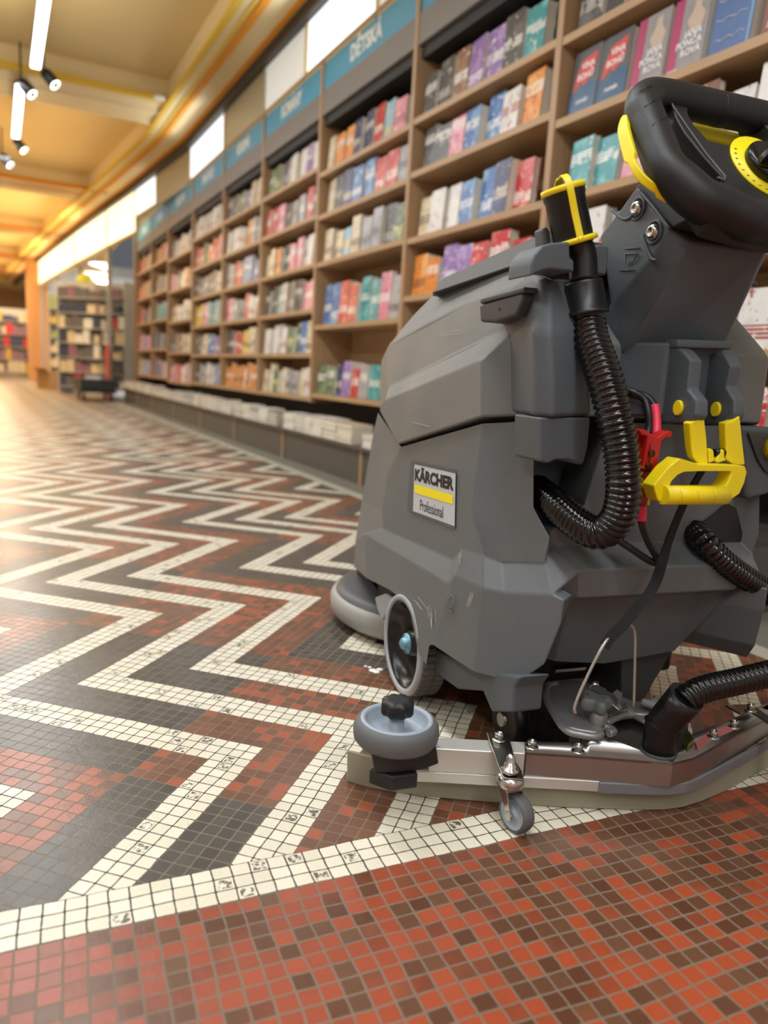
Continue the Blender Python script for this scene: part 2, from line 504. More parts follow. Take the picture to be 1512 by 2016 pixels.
BAYN = ['behind scrubber handle', 'above scrubber tank', 'nearest left of scrubber', 'second left of scrubber', 'third left of scrubber', 'fourth left of scrubber', 'fifth left of scrubber', 'sixth left of scrubber', 'farthest left']
WR = math.atan2(-WD.y, -WD.x)

def lx(s): return -s      # bookcase local x from s
ROOT0 = W0.copy()
def ctext(mb, s, size, cx, y, cz, bold=0.0, m=0, width=None):
    vs, fs = text_geo(s, size, bold)
    if not vs: return
    if width:
        x0 = min(v.x for v in vs); x1 = max(v.x for v in vs); k = width / (x1 - x0)
    else: k = 1
    mb.add([(cx + v.x * k, y, cz + v.y) for v in vs], fs, m)

ORD = ['leftmost', 'second', 'third', 'fourth', 'fifth', 'sixth', 'seventh', 'eighth', 'ninth', 'tenth', 'eleventh', 'twelfth', 'thirteenth', 'fourteenth', 'fifteenth', 'sixteenth', 'seventeenth', 'eighteenth', 'nineteenth', 'twentieth']
for b in range(9):
    s0, s1 = US[b], US[b + 1]
    bc = empty('bookcase', (ROOT0.x, ROOT0.y, 0), WR, 'tall light oak bookcase bay, ' + BAYN[b], 'bookcase', 'bookcases along the wall')
    xa, xb = lx(s1), lx(s0)
    top = 2.66
    for xx in (xa, xb - 0.018):
        MB().box((xx, 0, 0.40), (xx + 0.018, 0.32, top)).build('side_panel', M_oakz, bc)
    MB().box((xa, 0.30, 0.40), (xb, 0.32, top)).build('back_panel', M_oak if b else M_oak, bc)
    MB().box((xa, 0.0, top - 0.02), (xb, 0.32, top)).build('top_board', M_oak, bc)
    for k, z in enumerate(LV[b]):
        MB().box((xa + 0.018, 0.004, z - 0.016), (xb - 0.018, 0.30, z + 0.014)).build('shelf', M_oak, bc)
    if b > 0:
        MB().box((xa + 0.018, 0.004, 2.30), (xb - 0.018, 0.03, 2.45)).build('header_board', M_grey, bc)
        sg = MB().box((xa + 0.022, 0.012, 2.45), (xb - 0.022, 0.03, 2.635)).build('sign_panel', M_blue, bc)
        mb = MB(); ctext(mb, SIGN[b], 0.125, (xa + xb) / 2, 0.010, 2.54, 0.006, width=0.052 * len(SIGN[b]) + 0.12)
        mb.build('sign_lettering', M_signw, sg)
        MB().box((xa + 0.018, 0.03, 2.24), (xb - 0.018, 0.30, 2.30)).build('black_lining', M_black, bc)
        MB().box((xa + 0.02, 0.292, 2.0), (xb - 0.02, 0.30, 2.3)).build('black_lining', M_black, bc)
    # ledge cabinet in front
    pl = empty('ledge_cabinet', (ROOT0.x, ROOT0.y, 0), WR, 'low charcoal ledge cabinet, under bookcase ' + BAYN[b], 'cabinet', 'ledge cabinets under the bookcases')
    MB().box((xa, -0.19, 0.0), (xb, 0.32, 0.20)).build('plinth', M_plinth, pl)
    MB().box((xa, -0.215, 0.197), (xb, 0.32, 0.215)).build('ledge_board', mat('charcoal_ledge', srgb(66, 63, 60), 0.5) if b == 0 else M_plinth, pl)
    MB().box((xb - 0.012, -0.198, 0.0), (xb + 0.012, -0.189, 0.197)).build('oak_strip', M_oakz, pl)
    MB().box((xa, 0.30, 0.215), (xb, 0.32, 0.40)).build('riser', M_black, pl)
M_endp = mat('taupe_end_panel', srgb(132, 112, 92), 0.5)
o = MB().box((lx(7.72), -0.02, 0.0), (lx(7.53), 0.34, 2.72)).build('end_panel', M_endp); o.location = (ROOT0.x, ROOT0.y, 0); o.rotation_euler = (0, 0, WR)
tag(o, 'tall taupe end panel closing the far left end of the bookcases', 'panel')

# ---- books
def cover_mat(name, c1, c2, c3, sc=9):
    m = bpy.data.materials.new(name); m.use_nodes = True; nt = m.node_tree; N.nt = nt
    bs = nt.nodes['Principled BSDF']; bs.inputs['Roughness'].default_value = 0.35
    tc = nt.nodes.new('ShaderNodeTexCoord'); oi = nt.nodes.new('ShaderNodeObjectInfo')
    mp = nt.nodes.new('ShaderNodeMapping'); nt.links.new(tc.outputs['Object'], mp.inputs[0])
    cx = nt.nodes.new('ShaderNodeCombineXYZ')
    mu = N.op('MULTIPLY', N(oi.outputs['Random']), 37.0)
    nt.links.new(mu.s, cx.inputs[0]); nt.links.new(mu.s, cx.inputs[2]); nt.links.new(cx.outputs[0], mp.inputs['Location'])
    f = tnoise(mp.outputs[0], sc, 2); g = tnoise(mp.outputs[0], sc * 3.2, 2)
    sp = nt.nodes.new('ShaderNodeSeparateXYZ'); nt.links.new(tc.outputs['Object'], sp.inputs[0])
    z = N(sp.outputs[2])
    rnd = N(oi.outputs['Random'])
    band = (z - 0.05 - rnd * 0.10).abs().lt(0.022) * (N.op('FRACT', z * 80.0)).gt(0.35) * g.gt(0.42)
    c = mixc(N.op('MINIMUM', N.op('MAXIMUM', (f - 0.5) * 9.0, 0.0), 1.0), c1, c2)
    c = mixc(N.op('MINIMUM', N.op('MAXIMUM', (g - 0.6) * 14.0, 0.0), 1.0), c, c3)
    c = mixc(band, c, mixc(rnd.gt(0.5), c3, (0.85, 0.84, 0.8, 1)))
    nt.links.new(c.s, bs.inputs['Base Color'])
    return m
PALS = [('red', (200, 42, 48), (226, 120, 104), (245, 236, 226)), ('blue', (66, 112, 176), (120, 164, 206), (235, 236, 240)), ('white', (232, 230, 226), (214, 212, 212), (170, 90, 80)),
        ('teal', (54, 150, 158), (108, 190, 196), (232, 226, 200)), ('orange', (228, 136, 48), (240, 176, 96), (120, 60, 40)), ('pink', (222, 142, 162), (236, 184, 196), (160, 50, 80)),
        ('dark grey', (70, 70, 74), (104, 102, 104), (190, 186, 180)), ('cream', (226, 212, 180), (206, 186, 150), (110, 90, 80)), ('purple', (142, 108, 176), (180, 150, 204), (240, 235, 240)),
        ('green', (78, 112, 84), (124, 150, 112), (226, 216, 140)), ('light grey', (176, 176, 178), (150, 150, 156), (70, 74, 90)), ('brown', (128, 84, 62), (160, 122, 92), (226, 206, 170)),
        ('navy', (46, 58, 100), (76, 90, 140), (220, 210, 180)), ('sky blue', (150, 200, 226), (190, 220, 234), (240, 200, 90)), ('magenta', (176, 56, 104), (196, 90, 128), (236, 220, 226)), ('yellow', (234, 194, 64), (240, 214, 120), (90, 70, 60))]
CM = [cover_mat(n.replace(' ', '_') + '_book_cover', srgb(*a), srgb(*b_), srgb(*c_)) for n, a, b_, c_ in PALS]
M_page = mat('paper_page_edges', srgb(228, 222, 206), 0.8)
BM = {}
def book_mesh(ci, wd, ht, th):
    key = (ci, round(wd, 2), round(ht, 2), round(th, 2))
    if key in BM: return BM[key]
    wd, ht, th = key[1], key[2], max(key[3], 0.01)
    mb = MB()
    # cover faces the aisle (-y); spine on the left; pages inset
    mb.box((0, 0, 0), (wd, 0.002, ht), 0).box((0, th - 0.002, 0), (wd, th, ht), 0).box((0, 0.002, 0), (0.003, th - 0.002, ht), 0)
    mb.box((0.003, 0.002, 0.003), (wd - 0.003, th - 0.002, ht - 0.003), 1)
    me = mb.build('book', [CM[ci], M_page]); d = me.data; bpy.data.objects.remove(me)
    BM[key] = d; return d
def put_book(loc, ci, wd, ht, th, lean, yaw, label, group, name='book'):
    o = bpy.data.objects.new(name, book_mesh(ci, wd, ht, th)); COL.objects.link(o)
    o.rotation_euler = (lean, 0, WR + yaw); o.location = loc
    return tag(o, label, 'book', group)
def bl(x, y, z):      # bookcase local -> world
    return ROOT0 + Vector((math.cos(WR) * x - math.sin(WR) * y, math.sin(WR) * x + math.cos(WR) * y, z))
# preferred colours per bay/shelf (bottom up), read off the photograph
PREF = {
 (1, 5): [6, 6, 11, 8, 6, 3, 7, 3], (1, 4): [6, 5, 1, 1, 2, 4, 12], (1, 3): [7, 2, 2, 1, 12, 0, 3, 4], (1, 2): [4, 8, 8, 0, 0, 6], (1, 1): [2, 6, 1, 7, 5],
 (0, 4): [0, 0, 14, 14, 1, 11], (0, 3): [3, 5, 11, 11, 2, 2, 0], (0, 5): [6, 8, 0, 6, 14, 5], (0, 2): [2, 10, 2, 2], (0, 1): [2, 2, 2, 2], (0, 0): [0, 0, 0, 0], (0, 6): [6, 1, 0, 7],
 (2, 4): [7, 4, 4, 12, 0, 13, 5, 0], (2, 3): [7, 6, 12, 1, 0, 0, 10, 5], (2, 2): [7, 13, 7, 10, 6, 9], (2, 1): [1, 0, 0, 3, 5, 10], (2, 0): [9, 12, 8, 0, 10, 3, 7],
 (3, 5): [9, 6, 10, 2, 8, 2], (3, 4): [0, 5, 6, 10, 0, 6], (3, 3): [7, 4, 6, 5, 10, 2], (3, 2): [6, 3, 10, 6, 5, 5], (3, 1): [2, 10, 2, 9, 1, 7], (3, 0): [7, 9, 7, 10, 7, 2],
 (4, 5): [6, 9, 8, 7, 7], (4, 4): [2, 2, 4, 10, 2], (4, 3): [10, 0, 1, 1, 5], (4, 2): [5, 10, 0, 2, 6], (4, 1): [6, 0, 15, 7, 5], (4, 0): [4, 4, 7, 4, 11],
 (5, 5): [2, 2, 10, 2, 2], (5, 4): [0, 9, 0, 0, 5], (5, 3): [6, 12, 6, 10], (5, 2): [15, 5, 3, 3, 2], (5, 1): [6, 7, 1, 8], (5, 0): [6, 10, 2, 1],
 (6, 4): [12, 2, 2, 2], (6, 3): [5, 6, 2, 4], (6, 2): [7, 7, 2, 7], (6, 1): [6, 11, 7, 7], (6, 0): [5, 0, 2, 5],
 (7, 4): [11, 4, 11, 5], (7, 3): [11, 6, 11], (7, 2): [9, 3, 3], (7, 1): [12, 6], (7, 0): [8, 12, 5],
 (8, 4): [0, 4, 7], (8, 3): [4, 4, 9], (8, 2): [0, 11, 10], (8, 1): [5, 8, 5], (8, 0): [7, 1, 8]}
SHN = ['bottom', 'second', 'third', 'fourth', 'fifth', 'sixth', 'seventh']
rb = random.Random(11)
far_mb = MB()
for b in range(9):
    xa, xb = lx(US[b + 1]) + 0.03, lx(US[b]) - 0.03
    for k, z in enumerate(LV[b]):
        if b == 0 and k == 4:
            continue                        # special row, below
        pref = PREF.get((b, k), [2, 7, 10, 5])
        ceil_z = LV[b][k + 1] if k + 1 < len(LV[b]) else (2.24 if b else 2.6)
        n_i = len(pref)
        x = xa + 0.02 + rb.random() * 0.04
        n = 0; pi = 0
        while x < xb - 0.09 and n < 12:
            ci = pref[min(int(n / max(1, (8.4 if b < 7 else 7)) * n_i + 0.15), n_i - 1)]
            if n > 7 and rb.random() < .5: ci = rb.choice(pref)
            wd = rb.choice((0.12, 0.13, 0.14)); ht = min(rb.choice((0.18, 0.20, 0.21, 0.23)), ceil_z - z - 0.05)
            if (b, k) == (2, 1): ht = rb.choice((0.24, 0.27))
            th = rb.choice((0.03, 0.05, 0.07, 0.09))
            if x + wd > xb: break
            yaw = -rb.uniform(0.0, 0.10)
            yy = rb.uniform(0.02, 0.05)
            p = bl(x, yy, z + 0.0155)
            spine = rb.random() < 0.28 and b < 7
            if b >= 7:
                me = book_mesh(ci, wd, ht, th)
                mw = Matrix.Translation(p) @ Matrix.Rotation(WR + yaw, 4, 'Z') @ Matrix.Rotation(-0.08, 4, 'X')
                far_mb.add([mw @ v.co for v in me.vertices], [tuple(q_.vertices) for q_ in me.polygons], ci)
                far_mb.mi[-len(me.polygons):] = [ci if q_.material_index == 0 else len(CM) for q_ in me.polygons]
            else:
                lab = '%s book, %s from left on the %s shelf, bookcase %s' % (PALS[ci][0], ORD[n], SHN[k], BAYN[b])
                if spine:
                    o = put_book(bl(x + 0.045 if False else x, yy, z + 0.0155), ci, wd, ht, th, -0.06, 0, lab, 'books standing on the shelves')
                else:
                    o = put_book(p, ci, wd, ht, th, -0.08, yaw, lab, 'books standing on the shelves')
            x += wd + rb.uniform(0.003, 0.02); n += 1
tag(far_mb.build('books', CM + [M_page]), 'blurred coloured books filling the two farthest left bookcases', 'books', kind='stuff')

# special near row: repeated titles with lettering
M_slate = mat('slate_grey_cover', srgb(88, 92, 98), 0.35); M_navyb = mat('petrol_blue_cover', srgb(38, 88, 128), 0.35); M_coral = mat('coral_red_print', srgb(214, 74, 66), 0.4)
M_mag = mat('magenta_cover', srgb(176, 62, 108), 0.35); M_gcov = mat('grey_photo_cover', srgb(150, 146, 146), 0.35, var=.25, vscale=25); M_wt = mat('white_print', srgb(238, 238, 238), 0.5)
M_bcov = mat('denim_blue_cover', srgb(76, 108, 160), 0.35, var=.3, vscale=30); M_bsp = mat('pale_blue_spine', srgb(112, 152, 196), 0.35); M_brn = mat('rust_brown_cover', srgb(132, 78, 72), 0.35, var=.3, vscale=25)
M_beige = mat('beige_figure_print', srgb(196, 176, 158), 0.5)
z = 1.62 + 0.0155
XL = lx(US[1]) + 0.02
def nb(x, yaw, build, label, wd=0.15, ht=0.235, th=0.045, mats=None):
    o = build(wd, ht, th)
    o.location = bl(x, 0.03, z); o.rotation_euler = (-0.09, 0, WR + yaw)
    tag(o, label, 'book')
def core(mb, wd, ht, th, m0=0, mp=1, msp=None):
    mb.box((0, 0, 0), (wd, 0.002, ht), m0).box((0, th - 0.002, 0), (wd, th, ht), m0).box((0, 0.002, 0), (0.003, th - 0.002, ht), m0 if msp is None else msp)
    mb.box((0.003, 0.002, 0.003), (wd - 0.003, th - 0.002, ht - 0.003), mp)
def coral(wd, ht, th):
    mb = MB(); core(mb, wd, ht, th)
    mb.prism([(0, -0.0006, 0), (wd, -0.0006, 0), (wd, -0.0006, ht * .42), (wd * .55, -0.0006, ht * .5), (wd * .25, -0.0006, ht * .33), (0, -0.0006, ht * .45)], (0, 0.0008, 0), 2)
    mb.prism([(wd * .08, -0.001, ht * .36), (wd * .35, -0.001, ht * .5), (wd * .5, -0.001, ht * .44), (wd * .8, -0.001, ht * .58), (wd * .86, -0.001, ht * .9), (wd * .3, -0.001, ht * .84), (wd * .12, -0.001, ht * .6)], (0, 0.0008, 0), 3)
    ctext(mb, 'VINA', 0.032, wd * .55, -0.0016, ht * .74, 0.0008, 4); ctext(mb, 'BOHŮ', 0.032, wd * .5, -0.0016, ht * .58, 0.0008, 4); ctext(mb, 'román', 0.026, wd * .5, -0.0016, ht * .2, 0.0006, 4)
    return mb.build('book', [M_slate, M_page, M_navyb, M_coral, M_wt])
def jana(wd, ht, th):
    mb = MB(); core(mb, wd, ht, th, 0, 1, 2)
    mb.box((0, -0.0006, 0), (wd * .26, 0.0004, ht), 2)
    mb.prism([(wd * .55, -0.001, ht * .5), (wd * .42, -0.001, ht * .66), (wd * .55, -0.001, ht * .78), (wd * .6, -0.001, ht * .92), (wd * .74, -0.001, ht * .93), (wd * .76, -0.001, ht * .78), (wd * .9, -0.001, ht * .68), (wd * .84, -0.001, ht * .5)], (0, 0.0008, 0), 4)
    for kk, (t_, cx_) in enumerate((('JANA', .64), ('PONČA', .56), ('ROVÁ', .64))):
        ctext(mb, t_, 0.030, wd * cx_, -0.0016, ht * (.47 - .12 * kk), 0.0008, 3)
    ctext(mb, 'román', 0.016, wd * .2, -0.0016, ht * .05, 0.0005, 3)
    return mb.build('book', [M_gcov, M_page, M_mag, M_wt, M_beige])
def post(wd, ht, th):
    mb = MB(); core(mb, wd, ht, th, 0, 1, 2)
    mb.box((wd - .012, -0.0006, 0), (wd, .0004, ht), 2)
    ctext(mb, 'POST', 0.020, wd * .68, -0.001, ht * .93, 0.0003, 3)
    for kk in range(3):
        mb.tube([(wd * (.08 + .1 * i), -0.0012, ht * (.2 + .25 * kk + .02 * math.sin(i * 2.1 + kk))) for i in range(9)], 0.0012, 5, 3)
    mb.lathe([(0.001, 0), (0.010, 0.0008), (0.001, 0.0016)], (wd * .35, -0.001, ht * .9), (0, 1, 0), 12, 4)
    return mb.build('book', [M_bcov, M_page, M_bsp, M_wt, M_coral])
def brown(wd, ht, th):
    mb = MB(); core(mb, wd, ht, th)
    ctext(mb, 'POU', 0.026, wd * .4, -0.001, ht * .9, 0.0005, 2)
    mb.prism([(wd * .1, -0.0006, ht * .1), (wd * .8, -0.0006, ht * .15), (wd * .7, -0.0006, ht * .6), (wd * .3, -0.0006, ht * .7)], (0, 0.0008, 0), 3)
    return mb.build('book', [M_brn, M_page, M_wt, M_beige])
ROWX = [0.035, 0.190, 0.360, 0.520, 0.69, 0.875]
for x_, f_, l_ in zip(ROWX, (coral, coral, jana, jana, post, brown),
      ('slate book with coral blot and blue base, first from left beyond scrubber handle', 'slate book with coral blot and blue base, beside the magenta spined book',
       'grey photo cover book with magenta spine, left one of the pair', 'grey photo cover book with magenta spine, right one beside the blue book',
       'denim blue book with white handwriting lines near upper right photo corner', 'rust brown book at right edge of the row above handle')):
    nb(XL + x_, -0.04, f_, l_, th=0.06 if f_ is not post else 0.09)

# ---- stacks of books lying on the ledge
rb = random.Random(5)
LM = {}
def lying(ci, wd, dp, th):
    key = (ci, wd, dp, th)
    if key not in LM:
        mb = MB(); mb.box((0, 0, 0), (wd, dp, 0.0015), 0).box((0, 0, th - 0.0015), (wd, dp, th), 0).box((0, dp - 0.002, 0.0015), (wd, dp, th - 0.0015), 0)
        mb.box((0.003, 0.003, 0.0015), (wd - 0.003, dp - 0.002, th - 0.0015), 1)
        o = mb.build('book', [CM[ci], M_page]); LM[key] = o.data; bpy.data.objects.remove(o)
    return LM[key]
count = 0
stack_mb = MB()
for b in range(9):
    x = lx(US[b + 1]) + 0.01; n = 0
    while x < lx(US[b]) - 0.15:
        wd = rb.choice((0.14, 0.16, 0.21)); dp = 0.14 if wd > .2 else 0.2
        ci = rb.choice((2, 10, 7, 2, 6, 2)); cnt = rb.randint(3, 6); zz = 0.2158; th = rb.choice((0.018, 0.022, 0.028))
        for k in range(cnt):
            if zz + th > 0.335: break
            if b in (1, 2, 3, 0) and not (b == 0 and n < 3) and not (b == 1):
                o = bpy.data.objects.new('book', lying(ci, wd, dp, th)); COL.objects.link(o)
                o.location = bl(x + rb.uniform(-.003, .003), -0.205 + rb.uniform(0, .008), zz); o.rotation_euler = (0, 0, WR)
                tag(o, '%s book, %s up in %s ledge stack, under bookcase %s' % (PALS[ci][0], ('first', 'second', 'third', 'fourth', 'fifth', 'sixth')[k], ORD[n], BAYN[b]), 'book', 'books stacked on the ledge')
                count += 1
            else:
                me = lying(ci, wd, dp, th); p = bl(x, -0.205 + rb.uniform(0, .008), zz)
                mw = Matrix.Translation(p) @ Matrix.Rotation(WR, 4, 'Z')
                stack_mb.add([mw @ v.co for v in me.vertices], [tuple(q_.vertices) for q_ in me.polygons], 0)
                stack_mb.mi[-len(me.polygons):] = [ci if q_.material_index == 0 else len(CM) for q_ in me.polygons]
            zz += th
        x += wd + 0.012; n += 1
tag(stack_mb.build('book_stacks', CM + [M_page]), 'pale books piled along the far and hidden stretches of the ledge', 'books', kind='stuff')

# ---- hanging track lamps and spotlights
M_tube = lit('white_tube_diffuser', (1, 1, 1, 1), 5.0)
M_blk = mat('black_lamp_metal', srgb(22, 22, 22), 0.4)
def tube_lamp(s0, s1, off, z, lab):
    r = empty('track_lamp', wp((s0 + s1) / 2, off, z), WROT, lab, 'lamp', 'white linear lamps on the ceiling track')
    L = (s1 - s0) / 2
    MB().box((-L, -0.035, -0.03), (L, 0.035, 0.0)).build('diffuser', M_tube, r)
    MB().box((-L - .01, -0.04, 0.0), (L + .01, 0.04, 0.03)).build('housing', M_blk, r)
    MB().tube([(-L * .6, 0, 0.03), (-L * .6, 0, 3.27 - z)], 0.004, 6).build('cable', M_blk, r)
    MB().tube([(L * .6, 0, 0.03), (L * .6, 0, 3.27 - z)], 0.004, 6).build('cable', M_blk, r)
tube_lamp(0.4, 2.35, 1.62, 3.0, 'white tube lamp nearest the camera at top left')
tube_lamp(2.95, 4.7, 1.72, 3.0, 'second white tube lamp, beyond the first pair of black spotlights')
tube_lamp(6.3, 8.2, 1.95, 3.0, 'third white tube lamp, smallest and farthest at left edge')
def spot(s, off, z, lab):
    r = empty('spotlight', wp(s, off, z), WROT + 0.5, lab, 'lamp', 'black track spotlights')
    MB().lathe([(0.035, 0), (0.05, 0.03), (0.05, 0.13), (0.03, 0.15)], (0, 0, -0.05), (0.5, 0.3, -0.6), 20).build('spot_head', M_blk, r)
    MB().lathe([(0.042, 0), (0.042, 0.004)], (0.085, 0.05, -0.155), (0.5, 0.3, -0.6), 20).build('lens', M_tube, r)
    MB().tube([(0, 0, -0.03), (0, 0, 3.28 - z)], 0.008, 8).build('stem', M_blk, r)
spot(2.5, 1.55, 3.06, 'black spotlight just beyond nearest tube lamp, upper one of pair')
spot(2.75, 1.72, 3.02, 'black spotlight just beyond nearest tube lamp, left one of pair')
spot(4.9, 1.72, 3.05, 'black spotlight beyond the second tube lamp, nearer one')
spot(5.6, 1.85, 3.02, 'black spotlight beyond the second tube lamp, farther one')
sm = MB().lathe([(0.05, 0), (0.05, 0.015), (0.03, 0.03)], wp(2.72, 0.55, 3.06), (0, 0, 1), 20).build('smoke_detector', M_wt)
tag(sm, 'small round white smoke detector under the yellow beam corner', 'detector')

# ---- shop front beyond the bookcases
M_glass = mat('shop_glass', (0.9, 0.95, 0.95, 1), 0.02, trans=1.0)
M_alu_f = mat('grey_door_frame', srgb(170, 165, 160), 0.4)
M_pill = mat('orange_pillar_paint', srgb(216, 158, 100), 0.7)
mb = MB(); wbox(mb, 16.5, 17.2, 0.75, 1.25, 0, 3.1); struct(mb.build('trim_20', M_pill))
def sgl(s): return offat(s) - 0.03
mb = MB()
for s in (8.35, 11.0, 13.6, 16.3):
    p = wp(s, sgl(s)); mb.prism([p, wp(s + .08, sgl(s + .08)), wp(s + .08, sgl(s + .08) - .06), wp(s, sgl(s) - .06)], (0, 0, 2.46), 0)
mb.prism([wp(8.3, sgl(8.3), 2.38), wp(16.4, sgl(16.4), 2.38), wp(16.4, sgl(16.4) - .06, 2.38), wp(8.3, sgl(8.3) - .06, 2.38)], (0, 0, .08), 0)
struct(mb.build('door_1', M_alu_f))
mb = MB(); mb.prism([wp(8.4, .3, 0), wp(11.0, .5, 0), wp(11.0, .49, 0), wp(8.4, .29, 0)], (0, 0, 2.4)); struct(mb.build('window_12', M_glass))
mb = MB(); wbox(mb, 8, 17, -3.6, -3.5, 0, 3.1); struct(mb.build('wall_shop', mat('bright_shop_wall_paint', srgb(205, 208, 210), 0.8)))
mb = MB(); wbox(mb, 16.6, 16.7, -3.5, 0.9, 0, 3.1); struct(mb.build('wall_shop_end', mat('shop_end_wall_paint', srgb(215, 218, 222), 0.8)))
area('shop_lamp', wp(10.5, -1.6, 2.9), (3, 1.5), 110, (0.97, 0.98, 1.0))
area('shop_lamp', wp(14.5, -1.6, 2.9), (3, 1.5), 110, (0.97, 0.98, 1.0))
M_shm = mat('white_metal_shelving', srgb(200, 200, 198), 0.5)
GOODS = [mat('goods_print_%s' % n, srgb(*c_), 0.5, var=.2, vscale=12) for n, c_ in (('cream', (222, 208, 176)), ('navy', (66, 76, 104)), ('slate', (112, 110, 116)), ('red', (206, 60, 62)), ('ochre', (208, 176, 76)), ('white', (232, 232, 228)), ('green', (150, 168, 120)), ('mauve', (150, 112, 132)))]
rg = random.Random(3)
def rack(s, off, wd, dp, ht, lab, rows, rot=0.0, seq=None):
    short = lab.split(',')[0]
    r = empty('display_rack', wp(s, off), WROT + rot, lab, 'rack')
    for xx in (-wd / 2, wd / 2 - 0.02):
        MB().box((xx, -dp / 2, 0), (xx + 0.02, dp / 2, ht)).build('side_panel', M_shm, r)
    for k in range(rows):
        z_ = 0.12 + k * (ht - 0.15) / rows
        MB().box((-wd / 2, -dp / 2, z_), (wd / 2, dp / 2, z_ + 0.015)).build('shelf', M_shm, r)
    MB().box((-wd / 2, 0, 0.1), (wd / 2, 0.01, ht)).build('back_panel', M_shm, r)
    ca, sa = math.cos(WROT + rot), math.sin(WROT + rot); o_ = wp(s, off)
    for k in range(rows):
        z_ = 0.12 + k * (ht - 0.15) / rows + 0.016; x_ = -wd / 2 + 0.03; n_ = 0
        while x_ < wd / 2 - 0.12:
            ww = rg.uniform(.09, .2); hh = rg.uniform(.12, (ht - .15) / rows - .04)
            ww = min(ww, wd / 2 - 0.03 - x_)
            g_ = rg.choice(seq or range(8))
            mb = MB().box((0, 0, 0), (ww, 0.05, hh)); o = mb.build('boxed_goods', GOODS[g_])
            yy_ = -dp / 2 + 0.02
            o.location = (o_.x + ca * x_ - sa * yy_, o_.y + sa * x_ + ca * yy_, z_); o.rotation_euler = (0, 0, WROT + rot)
            tag(o, '%s packet, %s from left, %s shelf up, %s' % (('cream', 'navy', 'slate', 'red', 'ochre', 'white', 'green', 'mauve')[g_], ORD[n_], ('first', 'second', 'third', 'fourth', 'fifth', 'sixth', 'seventh')[k], short), 'goods', 'goods on the shop racks')
            x_ += ww + 0.01; n_ += 1
rack(9.6, 0.34, 1.5, 0.4, 1.98, 'tall white rack of dark goods, next to the end panel', 7, 0.75, [1, 2, 7, 2, 5, 1, 0, 3, 2])
rack(12.6, 0.35, 1.3, 0.4, 2.0, 'tall white rack of pale goods, left of the dark rack', 6, 0.9, [0, 5, 0, 4, 6])
M_card = mat('brown_cardboard', srgb(178, 138, 92), 0.8, var=.08)
for (s, off, sz, lab) in ((11.6, 0.95, (.55, .45, .36), 'brown cardboard box on the floor before the pale rack'), (12.6, 0.98, (.45, .4, .34), 'brown cardboard box nearest the orange pillar')):
    r = empty('cardboard_box', wp(s, off), WROT + .3, lab, 'box')
    MB().box((-sz[0] / 2, -sz[1] / 2, 0), (sz[0] / 2, sz[1] / 2, sz[2])).build('carton', M_card, r)
    MB().prism([(-sz[0] / 2, -sz[1] / 2, sz[2]), (sz[0] / 2, -sz[1] / 2, sz[2]), (sz[0] / 2, -sz[1] / 2 - .08, sz[2] + .06), (-sz[0] / 2, -sz[1] / 2 - .08, sz[2] + .06)], (0, 0.004, .004)).build('flap', M_card, r)
# black trolley by the end of the bookcases
r = empty('platform_trolley', wp(7.7, 0.62), WROT, 'black flat trolley stacked with parcels at far end of the ledge', 'trolley')
MB().box((-.5, -.25, .17), (.5, .25, .33)).build('crate', mat('black_plastic_crate', srgb(40, 44, 44), .5), r)
MB().box((-.52, -.27, .13), (.52, .27, .165)).build('platform', M_blk, r)
for sx in (-.42, .42):
    for sy in (-.2, .2):
        MB().lathe([(.055, -.015), (.055, .015)], (sx, sy, .056), (0, 1, 0), 20).build('castor', M_darkm, r)
o = MB().box((-.12, -.1, 0), (.12, .1, .04)).build('parcel', M_wt); o.location = wp(7.6, 0.62, .331); tag(o, 'small white parcel on top of the black trolley', 'parcel')
M_redpap = mat('red_poster_paper', srgb(226, 74, 66), .5)
mb = MB(); p = wp(8.15, 0.36); mb.prism([p, wp(8.3, .37), wp(8.3, .36), wp(8.15, .35)], (0, 0, 0.9), 0)
tag(mb.build('red_banner', M_redpap), 'narrow red banner standing beside the end panel', 'banner')
mb = MB(); mb.lathe([(.001, 0), (.16, 0.001), (.16, .01), (.001, .011)], wp(10.4, .5, 2.05), (-.3, -.95, 0), 20)
tag(mb.build('round_sign', mat('lime_sign_paint', srgb(205, 214, 70), .5)), 'round lime green sign above the racks', 'sign')
MBp = MB(); wbox(MBp, 10.35, 10.45, .42, .5, 1.75, 2.0); tag(MBp.build('sign_post', M_shm), 'short white post holding the round lime sign', 'post')
# distant shops at the end of the aisle
rack(22.0, 1.9, 2.0, .5, 2.1, 'far rack behind orange pillar, dark red goods', 5, 1.3, [3, 1, 7, 0, 4])
rack(24.0, 3.4, 2.6, .5, 2.1, 'far rack at left photo edge, mixed goods', 5, 1.3, [3, 1, 2, 0, 4])
rack(20.5, 4.6, 2.2, .5, 2.0, 'distant rack left of aisle, closer than the others', 5, 1.3, [3, 5, 2, 0])
mb = MB(); wbox(mb, 19.0, 19.5, 2.2, 2.6, 0, 3.1); struct(mb.build('trim_21', M_pill))

